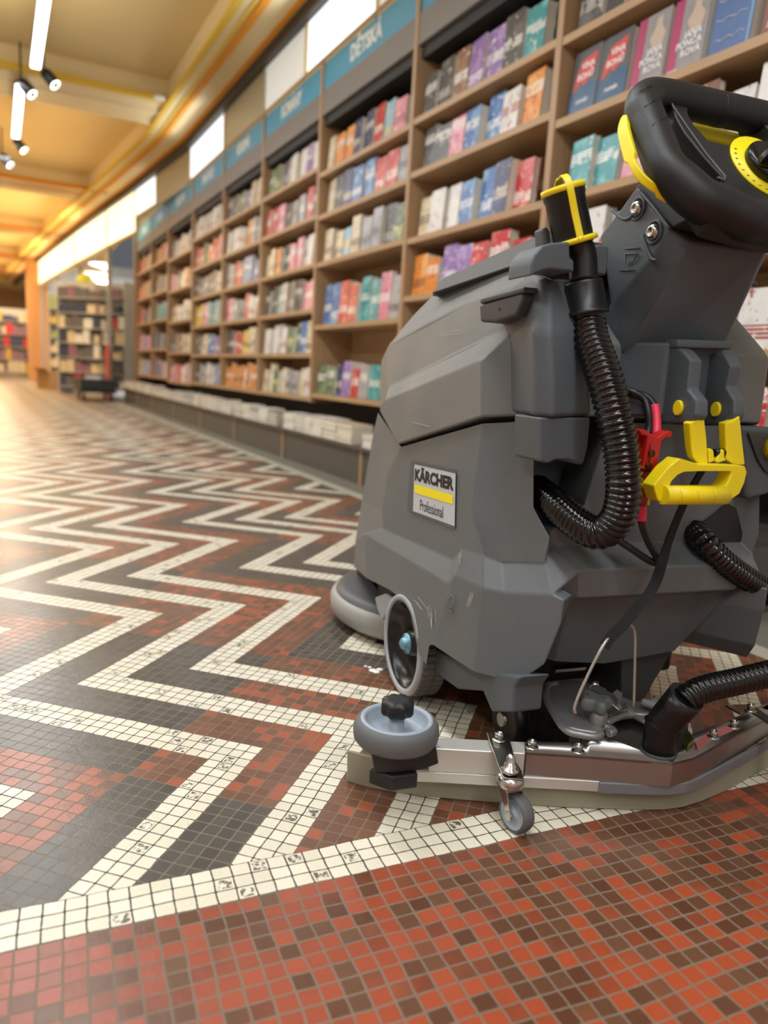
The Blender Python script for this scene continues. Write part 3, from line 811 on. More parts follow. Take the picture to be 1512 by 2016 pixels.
# ================================================================ FLOOR SCRUBBER
MA = math.radians(20)
ML = Vector((math.cos(MA), math.sin(MA), 0)); MF = Vector((-math.sin(MA), math.cos(MA), 0)); M0 = Vector((.455, 1.003, 0))
def _ray(x, y): return fw * FPX + rt * (x - 756) - up * (y - 1008)
def _loc(P):
    v = P - M0; return Vector((v.dot(ML), v.dot(MF), v.z))
def on(x, y, P, n):
    """photo measurement (x, y) of a point known to lie on the machine-frame plane through P with normal n"""
    Pw = M0 + ML * P[0] + MF * P[1] + Vector((0, 0, P[2])); nw = ML * n[0] + MF * n[1] + Vector((0, 0, n[2]))
    d = _ray(x, y); return _loc(CP + d * ((Pw - CP).dot(nw) / d.dot(nw)))
def X(x, y, c): return on(x, y, (c, 0, 0), (1, 0, 0))
def Y(x, y, c): return on(x, y, (0, c, 0), (0, 1, 0))
def Z(x, y, c): return on(x, y, (0, 0, c), (0, 0, 1))
def G(x, y): return on(x, y, (-.25, .23, 0), (.13, .06, 0))
def H(x, y): return on(x, y, (-.268, .20, 0), (.13, .078, 0))
def mir(p): return Vector((-p.x, p.y, p.z))

M_body = mat('grey_rotomoulded_plastic', srgb(100, 106, 108), 0.42, bump=0.35, bscale=900, dust=(srgb(128, 124, 114), 0.35), vscale=5)
M_tank = mat('grey_tank_plastic', srgb(104, 109, 110), 0.40, bump=0.35, bscale=900, dust=(srgb(140, 132, 116), 0.6), vscale=4)
M_col = mat('slate_grey_plastic', srgb(82, 90, 95), 0.45, bump=0.35, bscale=900)
M_dk = mat('dark_grey_plastic', srgb(62, 64, 66), 0.5, bump=0.2, bscale=700)
M_chas = mat('black_chassis_plastic', srgb(30, 30, 31), 0.5)
M_bk = mat('black_rubber', srgb(16, 16, 17), 0.42)
M_bkg = mat('glossy_black_plastic', srgb(12, 12, 13), 0.26)
M_soft = mat('black_soft_grip', srgb(26, 27, 28), 0.45, bump=0.2, bscale=900)
M_hose = mat('shiny_black_hose', srgb(10, 10, 11), 0.16, spec=0.6)
M_yel = mat('yellow_plastic', srgb(244, 222, 18), 0.4)
M_yel2 = mat('lemon_yellow_plastic', srgb(250, 232, 10), 0.45)
M_red = mat('red_plastic', srgb(186, 28, 22), 0.35)
M_sleeve = mat('pink_red_sleeve', srgb(236, 58, 88), 0.4)
M_steel = mat('brushed_stainless', srgb(176, 174, 172), 0.32, metal=1, var=.12, vscale=18)
M_steelt = mat('worn_stainless', srgb(150, 148, 142), 0.22, metal=1, var=.3, vscale=24)
M_alu = mat('satin_aluminium', srgb(214, 214, 208), 0.36, metal=.55, var=.04)
M_zinc = mat('zinc_plated_metal', srgb(196, 196, 192), 0.25, metal=1)
M_cast = mat('cast_grey_metal', srgb(150, 150, 148), 0.38, metal=.55, bump=.3, bscale=120, var=.15, vscale=30)
M_gwheel = mat('light_grey_rim_plastic', srgb(160, 166, 172), 0.4)
M_gplast = mat('pale_blue_grey_plastic', srgb(160, 172, 184), 0.4)
M_tyre = mat('grey_rubber_tyre', srgb(98, 100, 102), 0.6)
M_tread = mat('grey_tread_rubber', srgb(110, 110, 104), 0.7)
M_wire = mat('satin_steel_wire', srgb(176, 172, 162), 0.35, metal=.45)
M_blade = mat('cloudy_polyurethane_blade', srgb(158, 153, 132), 0.35, trans=.15, var=.12, vscale=14)
M_lab = mat('silver_label', srgb(196, 200, 204), 0.35)
M_ink = mat('black_print', srgb(20, 20, 22), 0.5)
M_scr = mat('pale_scuff', srgb(178, 180, 176), 0.6)

SC0 = empty('floor_scrubber', M0, MA, 'grey walk-behind floor scrubber machine standing on the mosaic floor', 'floor scrubber')

# --- lower body
v = {}
def q(n, p): v[n] = p
q('a1', X(790, 880, -.25)); q('a2', X(950, 834, -.25)); q('a3', G(1052, 829)); q('a4', G(1052, 1000))
q('g1', X(928, 1004, -.25)); q('u15', X(950, 1094, -.25)); q('u2', G(988, 1106)); q('u3', G(1073, 1110)); q('r0', G(1083, 1060))
q('c2', X(763, 930, -.247)); q('c3', X(753, 1004, -.247)); q('c4', X(755, 1041, -.247)); q('e1', X(892, 1102, -.25)); q('u1', X(911, 1081, -.25))
q('d1', X(716, 1051, -.259)); q('e2', X(881, 1149, -.266)); q('l1', X(895, 1133, -.268)); q('l2', H(951, 1158)); q('l3', H(993, 1167)); q('l4', H(1089, 1171))
q('s1', X(744, 812, -.20)); q('s2', X(735, 850, -.20)); q('s3', X(712, 985, -.20)); q('s4', X(700, 1062, -.20)); q('s6', X(697, 1116, -.20))
q('k2', X(722, 1138, -.257)); q('k4', X(767, 1161, -.263)); q('k6', X(805, 1190, -.262)); q('k7', X(812, 1226, -.264)); q('k8', X(819, 1261, -.265)); q('k9', X(824, 1286, -.266)); q('k10', X(839, 1309, -.266)); q('k11', X(845, 1271, -.266)); q('k12', X(851, 1268, -.266)); q('k13', X(888, 1293, -.266)); q('k14', H(933, 1322)); q('k15', H(972, 1332)); q('k16', H(1034, 1336))
q('m1', H(1111, 1181)); q('m2', H(1104, 1230)); q('m3', H(1072, 1309))
for a_, o_ in (('l4', (.022, .012, .004)), ('m1', (.024, .018, 0)), ('m2', (.04, .05, 0)), ('m3', (.06, .09, 0)), ('k16', (.06, .09, 0))):
    q('n' + a_, v[a_] + Vector(o_))
q('nu3', Vector((v['u3'].x + .03, .128, v['u3'].z)))
F = [['a1', 'a2', 'g1', 'u15', 'u1', 'e1', 'c4', 'c3', 'c2'], ['a2', 'a3', 'a4', 'r0', 'u3', 'u2', 'u15', 'g1'],
     ['c4', 'e1', 'e2', 'd1'], ['e1', 'u1', 'l1', 'e2'], ['u1', 'u15', 'l2', 'l1'], ['u15', 'u2', 'l3', 'l2'], ['u2', 'u3', 'l4', 'l3'],
     ['d1', 'e2', 'l1', 'k12', 'k11', 'k9', 'k8', 'k7', 'k6', 'k4', 'k2'], ['k9', 'k11', 'k10'], ['l1', 'l2', 'k14', 'k13', 'k12'],
     ['l2', 'l3', 'k15', 'k14'], ['l3', 'l4', 'm1', 'm2', 'm3', 'k16', 'k15'],
     ['l4', 'nl4', 'nm1', 'm1'], ['m1', 'nm1', 'nm2', 'm2'], ['m2', 'nm2', 'nm3', 'm3'], ['m3', 'nm3', 'nk16', 'k16'],
     ['a1', 'c2', 's2', 's1'], ['c2', 'c3', 's3', 's2'], ['c3', 'c4', 'd1', 's4', 's3'], ['s4', 'd1', 'k2', 's6']]
names = list(v); idx = {n: i for i, n in enumerate(names)}; nv = len(names)
vs = [v[n] for n in names] + [mir(v[n]) for n in names]
fs = [[idx[n] for n in f] for f in F] + [[idx[n] + nv for n in f][::-1] for f in F]
# front nose and rear centre
def addv(p): vs.append(p); return len(vs) - 1
fr = [addv(Vector((0, v[n].y + .075, v[n].z))) for n in ('s1', 's2', 's3', 's4', 's6')]
sn = [idx[n] for n in ('s1', 's2', 's3', 's4', 's6')]
for i in range(4):
    fs.append([sn[i], sn[i + 1], fr[i + 1], fr[i]]); fs.append([sn[i] + nv, fr[i], fr[i + 1], sn[i + 1] + nv])
zc = .352
# rear centre wall, shoulder band and undercut
cx_ = v['u3'].x
A1 = addv(Vector((-.178, .128, .372))); B1 = addv(Vector((.178, .128, .372)))
A0 = addv(Vector((-.178, .128, .556))); B0 = addv(Vector((.178, .128, .556)))
S1 = addv(Vector((-.15, .085, .345))); S2 = addv(Vector((.15, .085, .345)))
T1 = addv(Vector((-.145, .087, .302))); T2 = addv(Vector((.145, .087, .302)))
K1 = addv(Y(1094, 1302, .17)); K2 = addv(mir(vs[K1])); U1_ = addv(Vector((-.125, .135, .285))); U2_ = addv(Vector((.125, .135, .285)))
Km = addv(Y(1190, 1306, .17))
u3i, u3m, l4i, l4m = idx['u3'], idx['u3'] + nv, idx['l4'], idx['l4'] + nv
r0i, a4i, a3i = idx['r0'], idx['a4'], idx['a3']
fs += [[B0, a3i + nv, a4i + nv, r0i + nv, u3m, B1], [A1, B1, S2, S1], [S1, S2, T2, T1], [T1, T2, U2_, U1_], [U1_, U2_, K2, Km, K1],
       [u3i, A1, S1, l4i], [S1, T1, idx['nl4'], l4i], [T1, U1_, K1, idx['nk16'], idx['nm3'], idx['nm2'], idx['nm1'], idx['nl4']],
       [u3m, l4m, S2, B1], [S2, l4m, idx['nl4'] + nv, T2], [T2, idx['nl4'] + nv, idx['nm1'] + nv, idx['nm2'] + nv, idx['nm3'] + nv, idx['nk16'] + nv, K2, U2_]]
# rear wall with the hose recess left open at the left
R1 = addv(Vector((-.095, .128, .556))); R2 = addv(Vector((-.125, .128, .43))); R3 = addv(Vector((-.178, .128, .392)))
D = [addv(Vector((x_, .26, z_))) for x_, z_ in ((-.19, .545), (-.06, .545), (-.09, .42), (-.16, .385), (-.195, .42))]
fs += [[R1, B0, B1, A1, R3, R2], [A1, u3i, r0i, R3]]
fs += [[D[0], D[1], D[2], D[3], D[4]], [R1, R2, D[2], D[1]], [R2, R3, D[3], D[2]], [a3i, a4i, D[4], D[0]], [a4i, r0i, R3, D[3], D[4]], [a3i, D[0], D[1], R1]]
body = MB().add(vs, fs).build('fresh_water_tank', M_body, SC0, bevel=.006, seg=3, blim=5)

# --- upper tank
t = {}
def p_(n, x): t[n] = x
p_('t1', X(747, 809, -.232)); p_('t2', X(784, 874, -.257)); p_('t3', X(947, 821, -.257)); p_('t4', G(1035, 817)); p_('t5', G(1046, 818))
p_('q0', X(750, 784, -.20)); p_('q00', X(750, 710, -.19)); p_('q2', X(947, 709, -.257)); p_('q1', X(757, 789, -.236)); p_('w1', X(767, 760, -.224)); p_('w2', X(910, 687, -.228)); p_('w3', X(966, 661, -.228)); p_('w4', X(1024, 637, -.226))
p_('z0', X(762, 686, -.19)); p_('z1', X(767, 678, -.198)); p_('z2', X(839, 636, -.208)); p_('z3', X(918, 596, -.213)); p_('z4', X(1027, 562, -.216))
p_('y0', X(786, 654, -.18)); p_('y1', X(818, 615, -.18)); p_('y2', X(849, 583, -.185)); p_('y3', X(1048, 515, -.20)); p_('w5', G(1036, 640)); p_('z5', G(1046, 560))
p_('i0', X(784, 878, -.23)); p_('i1', X(947, 825, -.23))
FT = [['t1', 'q1', 'q2', 't3', 't2'], ['q2', 'w4', 'w5', 't4', 't3'], ['q1', 'w1', 'w2', 'w3', 'w4', 'q2'], ['w1', 'z1', 'z2', 'z3', 'z4', 'w4', 'w3', 'w2'],
      ['z1', 'z0', 'y0', 'y1', 'y2', 'y3', 'z4', 'z3', 'z2'], ['z4', 'y3', 'z5', 'w5', 'w4'], ['t1', 'q0', 'q00', 'z0', 'z1', 'w1', 'q1']]
names = list(t); idx = {n: i for i, n in enumerate(names)}; nv = len(names)
vs = [t[n] for n in names] + [mir(t[n]) for n in names]
fs = [[idx[n] for n in f] for f in FT] + [[idx[n] + nv for n in f][::-1] for f in FT]
ff = []
for n in ('t1', 'q0', 'q00', 'z0', 'y0', 'y1', 'y2'):
    vs.append(Vector((0, t[n].y + .06, t[n].z))); ff.append(len(vs) - 1)
fn = ['t1', 'q0', 'q00', 'z0', 'y0', 'y1', 'y2']
for i in range(6):
    fs.append([idx[fn[i]], idx[fn[i + 1]], ff[i + 1], ff[i]]); fs.append([idx[fn[i]] + nv, ff[i], ff[i + 1], idx[fn[i + 1]] + nv])
for n_, p_m in (('y3', Vector((.19, .27, .775))), ('z4', Vector((.225, .25, .735))), ('z5', Vector((.20, .20, .715))), ('w5', Vector((.215, .165, .66))), ('w4', Vector((.240, .20, .645)))):
    vs[idx[n_] + nv] = p_m
vs += [Vector((-.17, .27, .80)), Vector((.17, .27, .79)), Vector((-.185, .125, .562)), Vector((.185, .125, .562)), Vector((-.18, .125, .665)), Vector((.185, .125, .665))]
b_ = len(vs) - 6
fs += [[b_, b_ + 1, b_ + 5, b_ + 4], [b_ + 4, b_ + 5, b_ + 3, b_ + 2], [idx['z5'], b_, b_ + 4], [idx['z5'], b_ + 4, b_ + 2, idx['t4'], idx['w5']],
       [idx['z5'] + nv, b_ + 5, b_ + 1], [idx['z5'] + nv, idx['w5'] + nv, b_ + 5], [idx['w5'] + nv, idx['t4'] + nv, b_ + 3, b_ + 5],
       [idx['y2'], idx['y3'], b_, b_ + 1, idx['y3'] + nv, idx['y2'] + nv, ff[6]], [idx['y3'], idx['z5'], b_], [idx['y3'] + nv, b_ + 1, idx['z5'] + nv], [idx['t2'], idx['t3'], idx['t4'], b_ + 2, b_ + 3, idx['t4'] + nv, idx['t3'] + nv, idx['t2'] + nv]]
tank = MB().add(vs, fs).build('recovery_tank', M_tank, SC0, bevel=.004, seg=3, blim=4)

# rear corner column with hanging tab
def prismY(pts, y, dy, mb=None, m=0):
    return (mb or MB()).prism([Y(a, b, y) for a, b in pts], (0, dy, 0), m)
rings = []
for row, yb_ in (([(1047, 545), (1080, 552), (1128, 548)], .10), ([(1040, 590), (1080, 600), (1135, 590)], .085), ([(1036, 650), (1080, 655), (1150, 640)], .07), ([(1037, 740), (1085, 745), (1160, 730)], .062), ([(1036, 818), (1085, 824), (1164, 820)], .06)):
    a, b, c = row
    pa, pb, pc = Y(*a, yb_ + .055), Y(*b, yb_), Y(*c, yb_ + .012)
    pm = Y((a[0] * .7 + b[0] * .3), (a[1] * .6 + b[1] * .4), yb_ + .022)
    rings.append([pa, pm, pb, pc, pc + Vector((.03, .06, 0)), pa + Vector((.02, .1, 0))])
col = MB().loft(rings, 0, True)
col.build('tank_column', M_col, SC0, bevel=.008, seg=3)
prismY([(1064, 822), (1163, 822), (1158, 880), (1150, 912), (1143, 916), (1122, 905), (1095, 905), (1078, 913), (1064, 908)], .068, .07).build('tank_tab', M_col, SC0, bevel=.006, seg=3)

# lid
ld = [X(849, 578, -.205), X(1048, 511, -.205), X(1060, 509, -.205), X(1066, 462, -.19), X(1050, 466, -.19), X(872, 547, -.19)]
lm = [mir(p) for p in ld]
n_ = len(ld)
fr_ = [Vector((0, ld[0].y + .05, ld[0].z)), Vector((0, ld[5].y + .05, ld[5].z))]
LV_ = ld + lm + fr_
fsl = [list(range(n_)), list(range(n_, 2 * n_))[::-1], [5, 4, 3, 9, 10, 11, 13], [0, 12, 6, 7, 8, 2, 1], [2, 8, 9, 3], [0, 5, 13, 12], [6, 12, 13, 11]]
MB().add(LV_, fsl).build('tank_lid', M_dk, SC0, bevel=.003)
lid_gap = [X(852, 583, -.198), X(1050, 514, -.198), X(1050, 509, -.198), X(852, 577, -.198)]
MB().prism(lid_gap, (.39, 0, 0)).build('lid_gap_shade', M_chas, SC0)  # black strip painting the shade of the thin gap below the lid

# side clip
cl = MB().prism([X(943, 600, -.262), X(1028, 575, -.262), X(1029, 590, -.262), X(1015, 621, -.262), X(975, 634, -.262), X(945, 634, -.262)], (.05, 0, 0))
cl = cl.build('side_clip', M_dk, SC0, bevel=.004, seg=3)
MB().prism([X(945, 588, -.264), X(1032, 564, -.264), X(1032, 575, -.264), X(945, 598, -.264)], (.04, 0, 0)).build('clip_rim', M_dk, cl, bevel=.002)
MB().lathe([(.0022, 0), (.0022, .002)], X(982, 608, -.263), (1, 0, 0), 10).build('clip_hole', M_bk, cl)

# --- label
def lab_pt(a, b, c=-.2515):   # a,b in 0..1 over the label, perspective-true on the plane x = c
    TL, TR, BR, BL = X(816, 914, c), X(897, 932, c), X(895, 1036, c), X(813, 1006, c)
    return (TL * (1 - a) + TR * a) * (1 - b) + (BL * (1 - a) + BR * a) * b
lb = MB().add([lab_pt(0, 0), lab_pt(1, 0), lab_pt(1, 1), lab_pt(0, 1)], [(0, 1, 2, 3)]).build('brand_label', M_lab, SC0)
lb['label'] = 'silver badge with black lettering and yellow bar'
fm_ = MB(); c = -.2505
o4 = [X(810, 908, c), X(899, 928, c), X(897, 1043, c), X(802, 1004, c)]
i4 = [lab_pt(0, 0), lab_pt(1, 0), lab_pt(1, 1), lab_pt(0, 1)]
fm_.add([p + Vector((-.0012, 0, 0)) for p in o4] + [p + Vector((-.0002, 0, 0)) for p in i4], [(0, 1, 5, 4), (1, 2, 6, 5), (2, 3, 7, 6), (3, 0, 4, 7)]).build('label_recess', M_col, SC0)
def label_text(s, a0, a1, b0, b1, bold, name, mt):
    vs, fs = text_geo(s, 1.0, bold)
    x0, x1 = min(p.x for p in vs), max(p.x for p in vs); y0, y1 = min(p.y for p in vs), max(p.y for p in vs)
    MB().add([lab_pt(a0 + (a1 - a0) * (p.x - x0) / (x1 - x0), b1 + (b0 - b1) * (p.y - y0) / (y1 - y0), -.2521) for p in vs], fs).build(name, mt, lb)
label_text('KÄRCHER', .02, .96, .03, .34, .05, 'label_lettering', M_ink)
label_text('Professional', .18, .74, .70, .93, 0, 'label_lettering', M_ink)
MB().add([lab_pt(.02, .42, -.2521), lab_pt(.95, .42, -.2521), lab_pt(.95, .60, -.2521), lab_pt(.02, .60, -.2521)], [(0, 1, 2, 3)]).build('label_bar', M_yel2, lb)

# embossed pictograms and scuffs
def line(pts, f, r, name, mt, parent=None):
    return MB().tube([f(*p) for p in pts], r, 6).build(name, mt, parent or SC0)
fX = lambda a, b: X(a, b, -.2665)
pic = line([(881, 1166), (894, 1176), (891, 1207), (876, 1197), (881, 1166)], fX, .0009, 'embossed_pictogram', M_body)
line([(878, 1180), (886, 1178), (880, 1190), (889, 1198)], fX, .0009, 'pictogram_mark', M_body, pic)
pic = line([(729, 1118), (739, 1122), (737, 1146), (727, 1140), (729, 1118)], lambda a, b: X(a, b, -.243), .0009, 'embossed_pictogram', M_body)
scf = MB()
rs = random.Random(2)
def scuff(x0, y0, x1, y1, c, n, r=.0005, sp=6):
    for _ in range(n):
        ox, oy = rs.uniform(-sp, sp), rs.uniform(-sp, sp); k = rs.uniform(.3, 1)
        a = (x0 + ox, y0 + oy); b = (x0 + ox + (x1 - x0) * k, y0 + oy + (y1 - y0) * k)
        scf.ribbon([X(*a, c), X((a[0] + b[0]) / 2 + rs.uniform(-1, 1), (a[1] + b[1]) / 2, c), X(*b, c)], r * 2, .0002, (0, 0, 1))
scuff(748, 1092, 805, 1134, -.2585, 3, .0007, 2); scuff(850, 1200, 852, 1240, -.2672, 5, .0006, 8); scuff(848, 1215, 850, 1240, -.2672, 2, .0012, 1); scuff(815, 1180, 838, 1210, -.2662, 3, .0004, 8); scuff(925, 1170, 915, 1200, -.2675, 5, .0004, 8)
scuff(868, 660, 935, 652, -.2235, 2, .0003, 8); scuff(810, 835, 850, 845, -.2575, 2, .0003, 5); scuff(905, 1090, 908, 1112, -.2605, 2, .0008, 2)
scf.build('scuff_marks', M_scr, SC0)

# --- dark chassis and pods under the body
ch = MB().box((-.20, .26, .09), (.20, .80, .30)).build('chassis', M_chas, SC0, bevel=.01)
prismX = lambda pts, x, dx, m=0: MB().prism([X(a, b, x) for a, b in pts], (dx, 0, 0), m)
prismX([(846, 1272), (862, 1279), (884, 1291), (960, 1322), (1026, 1332), (1012, 1352), (1008, 1403), (967, 1402), (950, 1361), (900, 1357), (871, 1336), (848, 1310)], -.235, .05).build('side_skirt', M_col, SC0, bevel=.004)
for sx in (-1, 1):
    w_ = MB().lathe([(.04, -.014), (.045, -.010), (.045, .010), (.04, .014)], (sx * .15, .285 + sx * .05, .046), (1, 0, 0), 28).build('rear_castor', M_bk, SC0)
    MB().lathe([(.012, -.02), (.012, .02)], (sx * .15, .285 + sx * .05, .046), (1, 0, 0), 12).build('castor_bolt', M_zinc, w_)
# rear leg block
MB().prism([Y(*p, .19) for p in ((1225, 1270), (1322, 1250), (1326, 1278), (1304, 1318), (1290, 1340), (1271, 1376), (1236, 1392), (1222, 1392))], (0, .10, 0)).build('rear_bracket', M_dk, SC0, bevel=.004)

# --- main wheels
def wheel(side):
    cy, cz, R = .468, .1005, .1
    xo = -.265
    def L_(prof, mt, name, par, seg=64, sm=True):
        return MB().lathe([(r, h * -side if False else h) for r, h in prof], (xo if side < 0 else -xo, cy, cz), (1 if side < 0 else -1, 0, 0), seg, 0, sm, cap=False).build(name, mt, par)
    rim = L_([(.084, .004), (.0845, 0), (.094, 0), (.0975, .006), (.0975, .010), (.084, .010)], M_gwheel, 'wheel_rim', SC0)
    # treaded tyre
    tb = MB(); nb_ = 44; rings = []
    prof = [(.094, .002), (.0985, .008), (.1, .014), (.1, .030), (.0965, .0305), (.0965, .0325), (.1, .033), (.1, .052), (.094, .056)]
    sg = nb_ * 4
    ax = Vector((1 if side < 0 else -1, 0, 0)); c0 = Vector((xo if side < 0 else -xo, cy, cz))
    for r, h in prof:
        ring = []
        for k in range(sg):
            an = 2 * PI * k / sg; rr = r
            if r > .099 and (k % 4 == 0): rr = r - .003
            ring.append(c0 + ax * h + Vector((0, math.cos(an), math.sin(an))) * rr)
        rings.append(ring)
    tb.loft(rings, 0, False, False); tb.build('wheel_tread', M_tread, rim)
    L_([(.084, .0035), (.080, .004), (.078, .012), (.070, .018), (.066, .026), (.040, .030), (.026, .026), (.024, .016), (.015, .015), (.001, .015)], M_bkg, 'wheel_hub', rim)
    L_([(.020, .015), (.020, .011), (.013, .010), (.013, .006), (.010, .002), (.005, -.001), (.0005, -.002)], mat('blue_zinc_bolt', srgb(120, 165, 185), .35, metal=.6) if side < 0 else M_zinc, 'axle_bolt', rim, 32)
wheel(-1); wheel(1)
prismX([(737, 1176), (757, 1168), (772, 1178), (771, 1192), (752, 1222), (742, 1200)], -.245, .05).build('lift_arm', M_gwheel, SC0, bevel=.004)

# --- brush deck
bd = MB().lathe([(.245, .018), (.272, .020), (.28, .030), (.281, .062), (.274, .072), (.268, .074)], (0, .87, 0), (0, 0, 1), 96, cap=False).build('brush_deck_skirt', mat('pale_grey_skirt', srgb(158, 156, 150), .5, var=.06), SC0)
MB().lathe([(.270, .071), (.262, .083), (.245, .090), (.20, .096), (.14, .12), (.10, .135), (.001, .137)], (0, .87, 0), (0, 0, 1), 96, cap=False).build('brush_deck_cover', mat('dark_deck_plastic', srgb(70, 73, 76), .45), SC0)
MB().lathe([(.02, .004), (.235, .004), (.24, .022), (.02, .022)], (0, .87, 0), (0, 0, 1), 72).build('disc_brush', mat('crimson_brush_bristles', srgb(150, 24, 36), .8), SC0)
MB().lathe([(.155, .095), (.16, .13), (.155, .24), (.001, .24)], (0, .84, 0), (0, 0, 1), 48, cap=False).build('brush_motor_housing', M_body, SC0)
prismX([(700, 1112), (704, 1140), (712, 1170), (720, 1178), (726, 1190), (728, 1215), (742, 1228), (748, 1200), (745, 1165), (722, 1136)], -.19, .04).build('deck_bracket', M_chas, SC0, bevel=.003)

# --- steering neck
def T(x, y, dn=0.0):      # plane of the tilted handle ring
    n = Vector((0, -1.4, 1)).normalized()
    return on(x, y, (0, .05 - n.y * 0 , .9), (0, -1.4, 1)) if dn == 0 else on(x, y, tuple(Vector((0, .05, .9)) - n * dn), (0, -1.4, 1))
nk = {}
nk['A'] = Y(1319, 451, .05); nk['B'] = Y(1361, 477, .042); nk['C'] = Y(1507, 496, .042)
nk['Tf'] = X(1252, 368, nk['A'].x)
nk['L1'] = X(1222, 410, nk['A'].x - .004); nk['L2'] = X(1180, 465, nk['A'].x - .006)
nk['crA'] = X(1285, 504, nk['A'].x - .001); nk['crA2'] = X(1206, 598, nk['A'].x - .006)
nk['crB'] = Y(1309, 576, .07); nk['crB2'] = Y(1245, 669, .10)
nk['b0'] = Y(1222, 700, .125); nk['b1'] = Y(1285, 706, .11); nk['b2'] = Y(1324, 680, .098); nk['b3'] = Y(1424, 689, .098)
nk['lo'] = Vector((nk['crA2'].x, .20, nk['crA2'].z - .05))
cxn = (nk['B'].x + nk['C'].x) / 2
nl = list(nk); ni = {n: i for i, n in enumerate(nl)}
vs = [nk[n] for n in nl]; k0 = len(vs)
def mc_(p): return Vector((2 * cxn - p.x, p.y, p.z))
mirn = {}
for n in ('A', 'Tf', 'L1', 'L2', 'crA', 'crA2', 'lo'):
    vs.append(mc_(nk[n]) + Vector((-.012, 0, 0))); mirn[n] = len(vs) - 1
vs.append(Vector((nk['b3'].x + .02, .20, .66))); rb0 = len(vs) - 1
vs.append(Vector((nk['b0'].x, .22, nk['b0'].z))); lb0 = len(vs) - 1
fs = [[ni['Tf'], ni['A'], ni['crA'], ni['crA2'], ni['L2'], ni['L1']], [ni['A'], ni['B'], ni['crB'], ni['crB2'], ni['b0'], ni['crA2'], ni['crA']],
      [ni['B'], ni['C'], ni['b3'], ni['b2'], ni['b1'], ni['b0'], ni['crB2'], ni['crB']], [ni['C'], mirn['A'], mirn['crA'], mirn['crA2'], rb0, ni['b3']],
      [mirn['Tf'], mirn['L1'], mirn['L2'], mirn['crA2'], mirn['crA'], mirn['A']], [ni['Tf'], mirn['Tf'], mirn['A'], ni['C'], ni['B'], ni['A']],
      [ni['Tf'], ni['L1'], mirn['L1'], mirn['Tf']], [ni['L1'], ni['L2'], mirn['L2'], mirn['L1']], [ni['L2'], ni['crA2'], lb0, rb0, mirn['crA2'], mirn['L2']], [ni['crA2'], ni['b0'], lb0], [ni['b0'], ni['b1'], ni['b3'], rb0, lb0], [ni['b1'], ni['b2'], ni['b3']]]
neck = MB().add(vs, fs).build('steering_neck', M_col, SC0, bevel=.004, seg=3)
xn = nk['A'].x - .003
def socket(cx, cy):
    c = X(cx, cy, xn)
    MB().lathe([(.011, .002), (.0108, -.002), (.009, -.0055), (.0065, -.0065), (.0045, -.0065), (.004, -.003), (.0005, -.003)], c, (1, 0, 0), 24).build('neck_screw', M_zinc, neck)
    MB().lathe([(.0155, .002), (.0155, -.0012), (.0135, -.0015), (.0125, .0015)], c, (1, 0, 0), 24, cap=False).build('screw_recess_rim', M_col, neck)
socket(1255, 411); socket(1287, 457)
for pts in ([(1204, 412), (1224, 430), (1238, 430), (1247, 420), (1250, 405)], [(1266, 462), (1270, 478), (1282, 508), (1292, 512)], [(1256, 372), (1290, 412), (1318, 450)]):
    MB().tube(spline([X(a, b, xn - .0005) for a, b in pts], 5), .0022, 8).build('moulded_rib', M_col, neck)
pg = line([(1230, 490), (1260, 488)], lambda a, b: X(a, b, xn - .0015), .0008, 'embossed_pictogram', M_col, neck)
line([(1220, 533), (1250, 531)], lambda a, b: X(a, b, xn - .0022), .0008, 'embossed_pictogram', M_col, neck)
line([(1230, 500), (1255, 499), (1247, 514), (1242, 515), (1238, 522), (1234, 516), (1231, 516), (1230, 500)], lambda a, b: X(a, b, xn - .002), .0008, 'embossed_pictogram', M_col, neck)

# --- handle ring
x0 = .022
left = [T(*p) for p in ((1470, 434), (1426, 414), (1380, 395), (1342, 363), (1311, 331), (1292, 286), (1276, 244), (1264, 208), (1278, 190), (1312, 192), (1350, 200), (1400, 211), (1424, 217))]
def mx0(p): return Vector((2 * x0 - p.x, p.y, p.z))
rp = left + [mx0(p) for p in reversed(left)]
rp = spline(rp + [rp[0]], 8)
nrm = Vector((0, -1.4, 1)).normalized()
mbr = MB(); rings = []; m_ = len(rp) - 1
for i in range(m_):
    p = rp[i]; tg = (rp[(i + 1) % m_] - rp[(i - 1) % m_]).normalized(); sd = tg.cross(nrm).normalized()
    zz = abs(p.x - x0)
    ra, rc = .0245, .0235
    if p.z < .885: k_ = min(1, (.885 - p.z) / .03); ra, rc = .0245 + .002 * k_, .0235 + .003 * k_
    if p.z > .965: ra, rc = .0225, .0225
    rings.append([p + sd * math.cos(2 * PI * k / 20) * ra + nrm * math.sin(2 * PI * k / 20) * rc for k in range(20)])
rings.append(rings[0])
hand = mbr.loft(rings, 0, True, False).build('steering_handle', M_soft, SC0)
for a, b in (((1243, 205), (1262, 200)), ((1253, 234), (1274, 228)), ((1267, 271), (1291, 262))):
    pa, pb = T(*a), T(*b); c0 = nrm * .0235
    MB().tube([pa + c0 * .75, (pa + pb) / 2 + c0 * .99, pb + c0 * 1.0], .0007, 6).build('grip_groove', M_bk, hand)
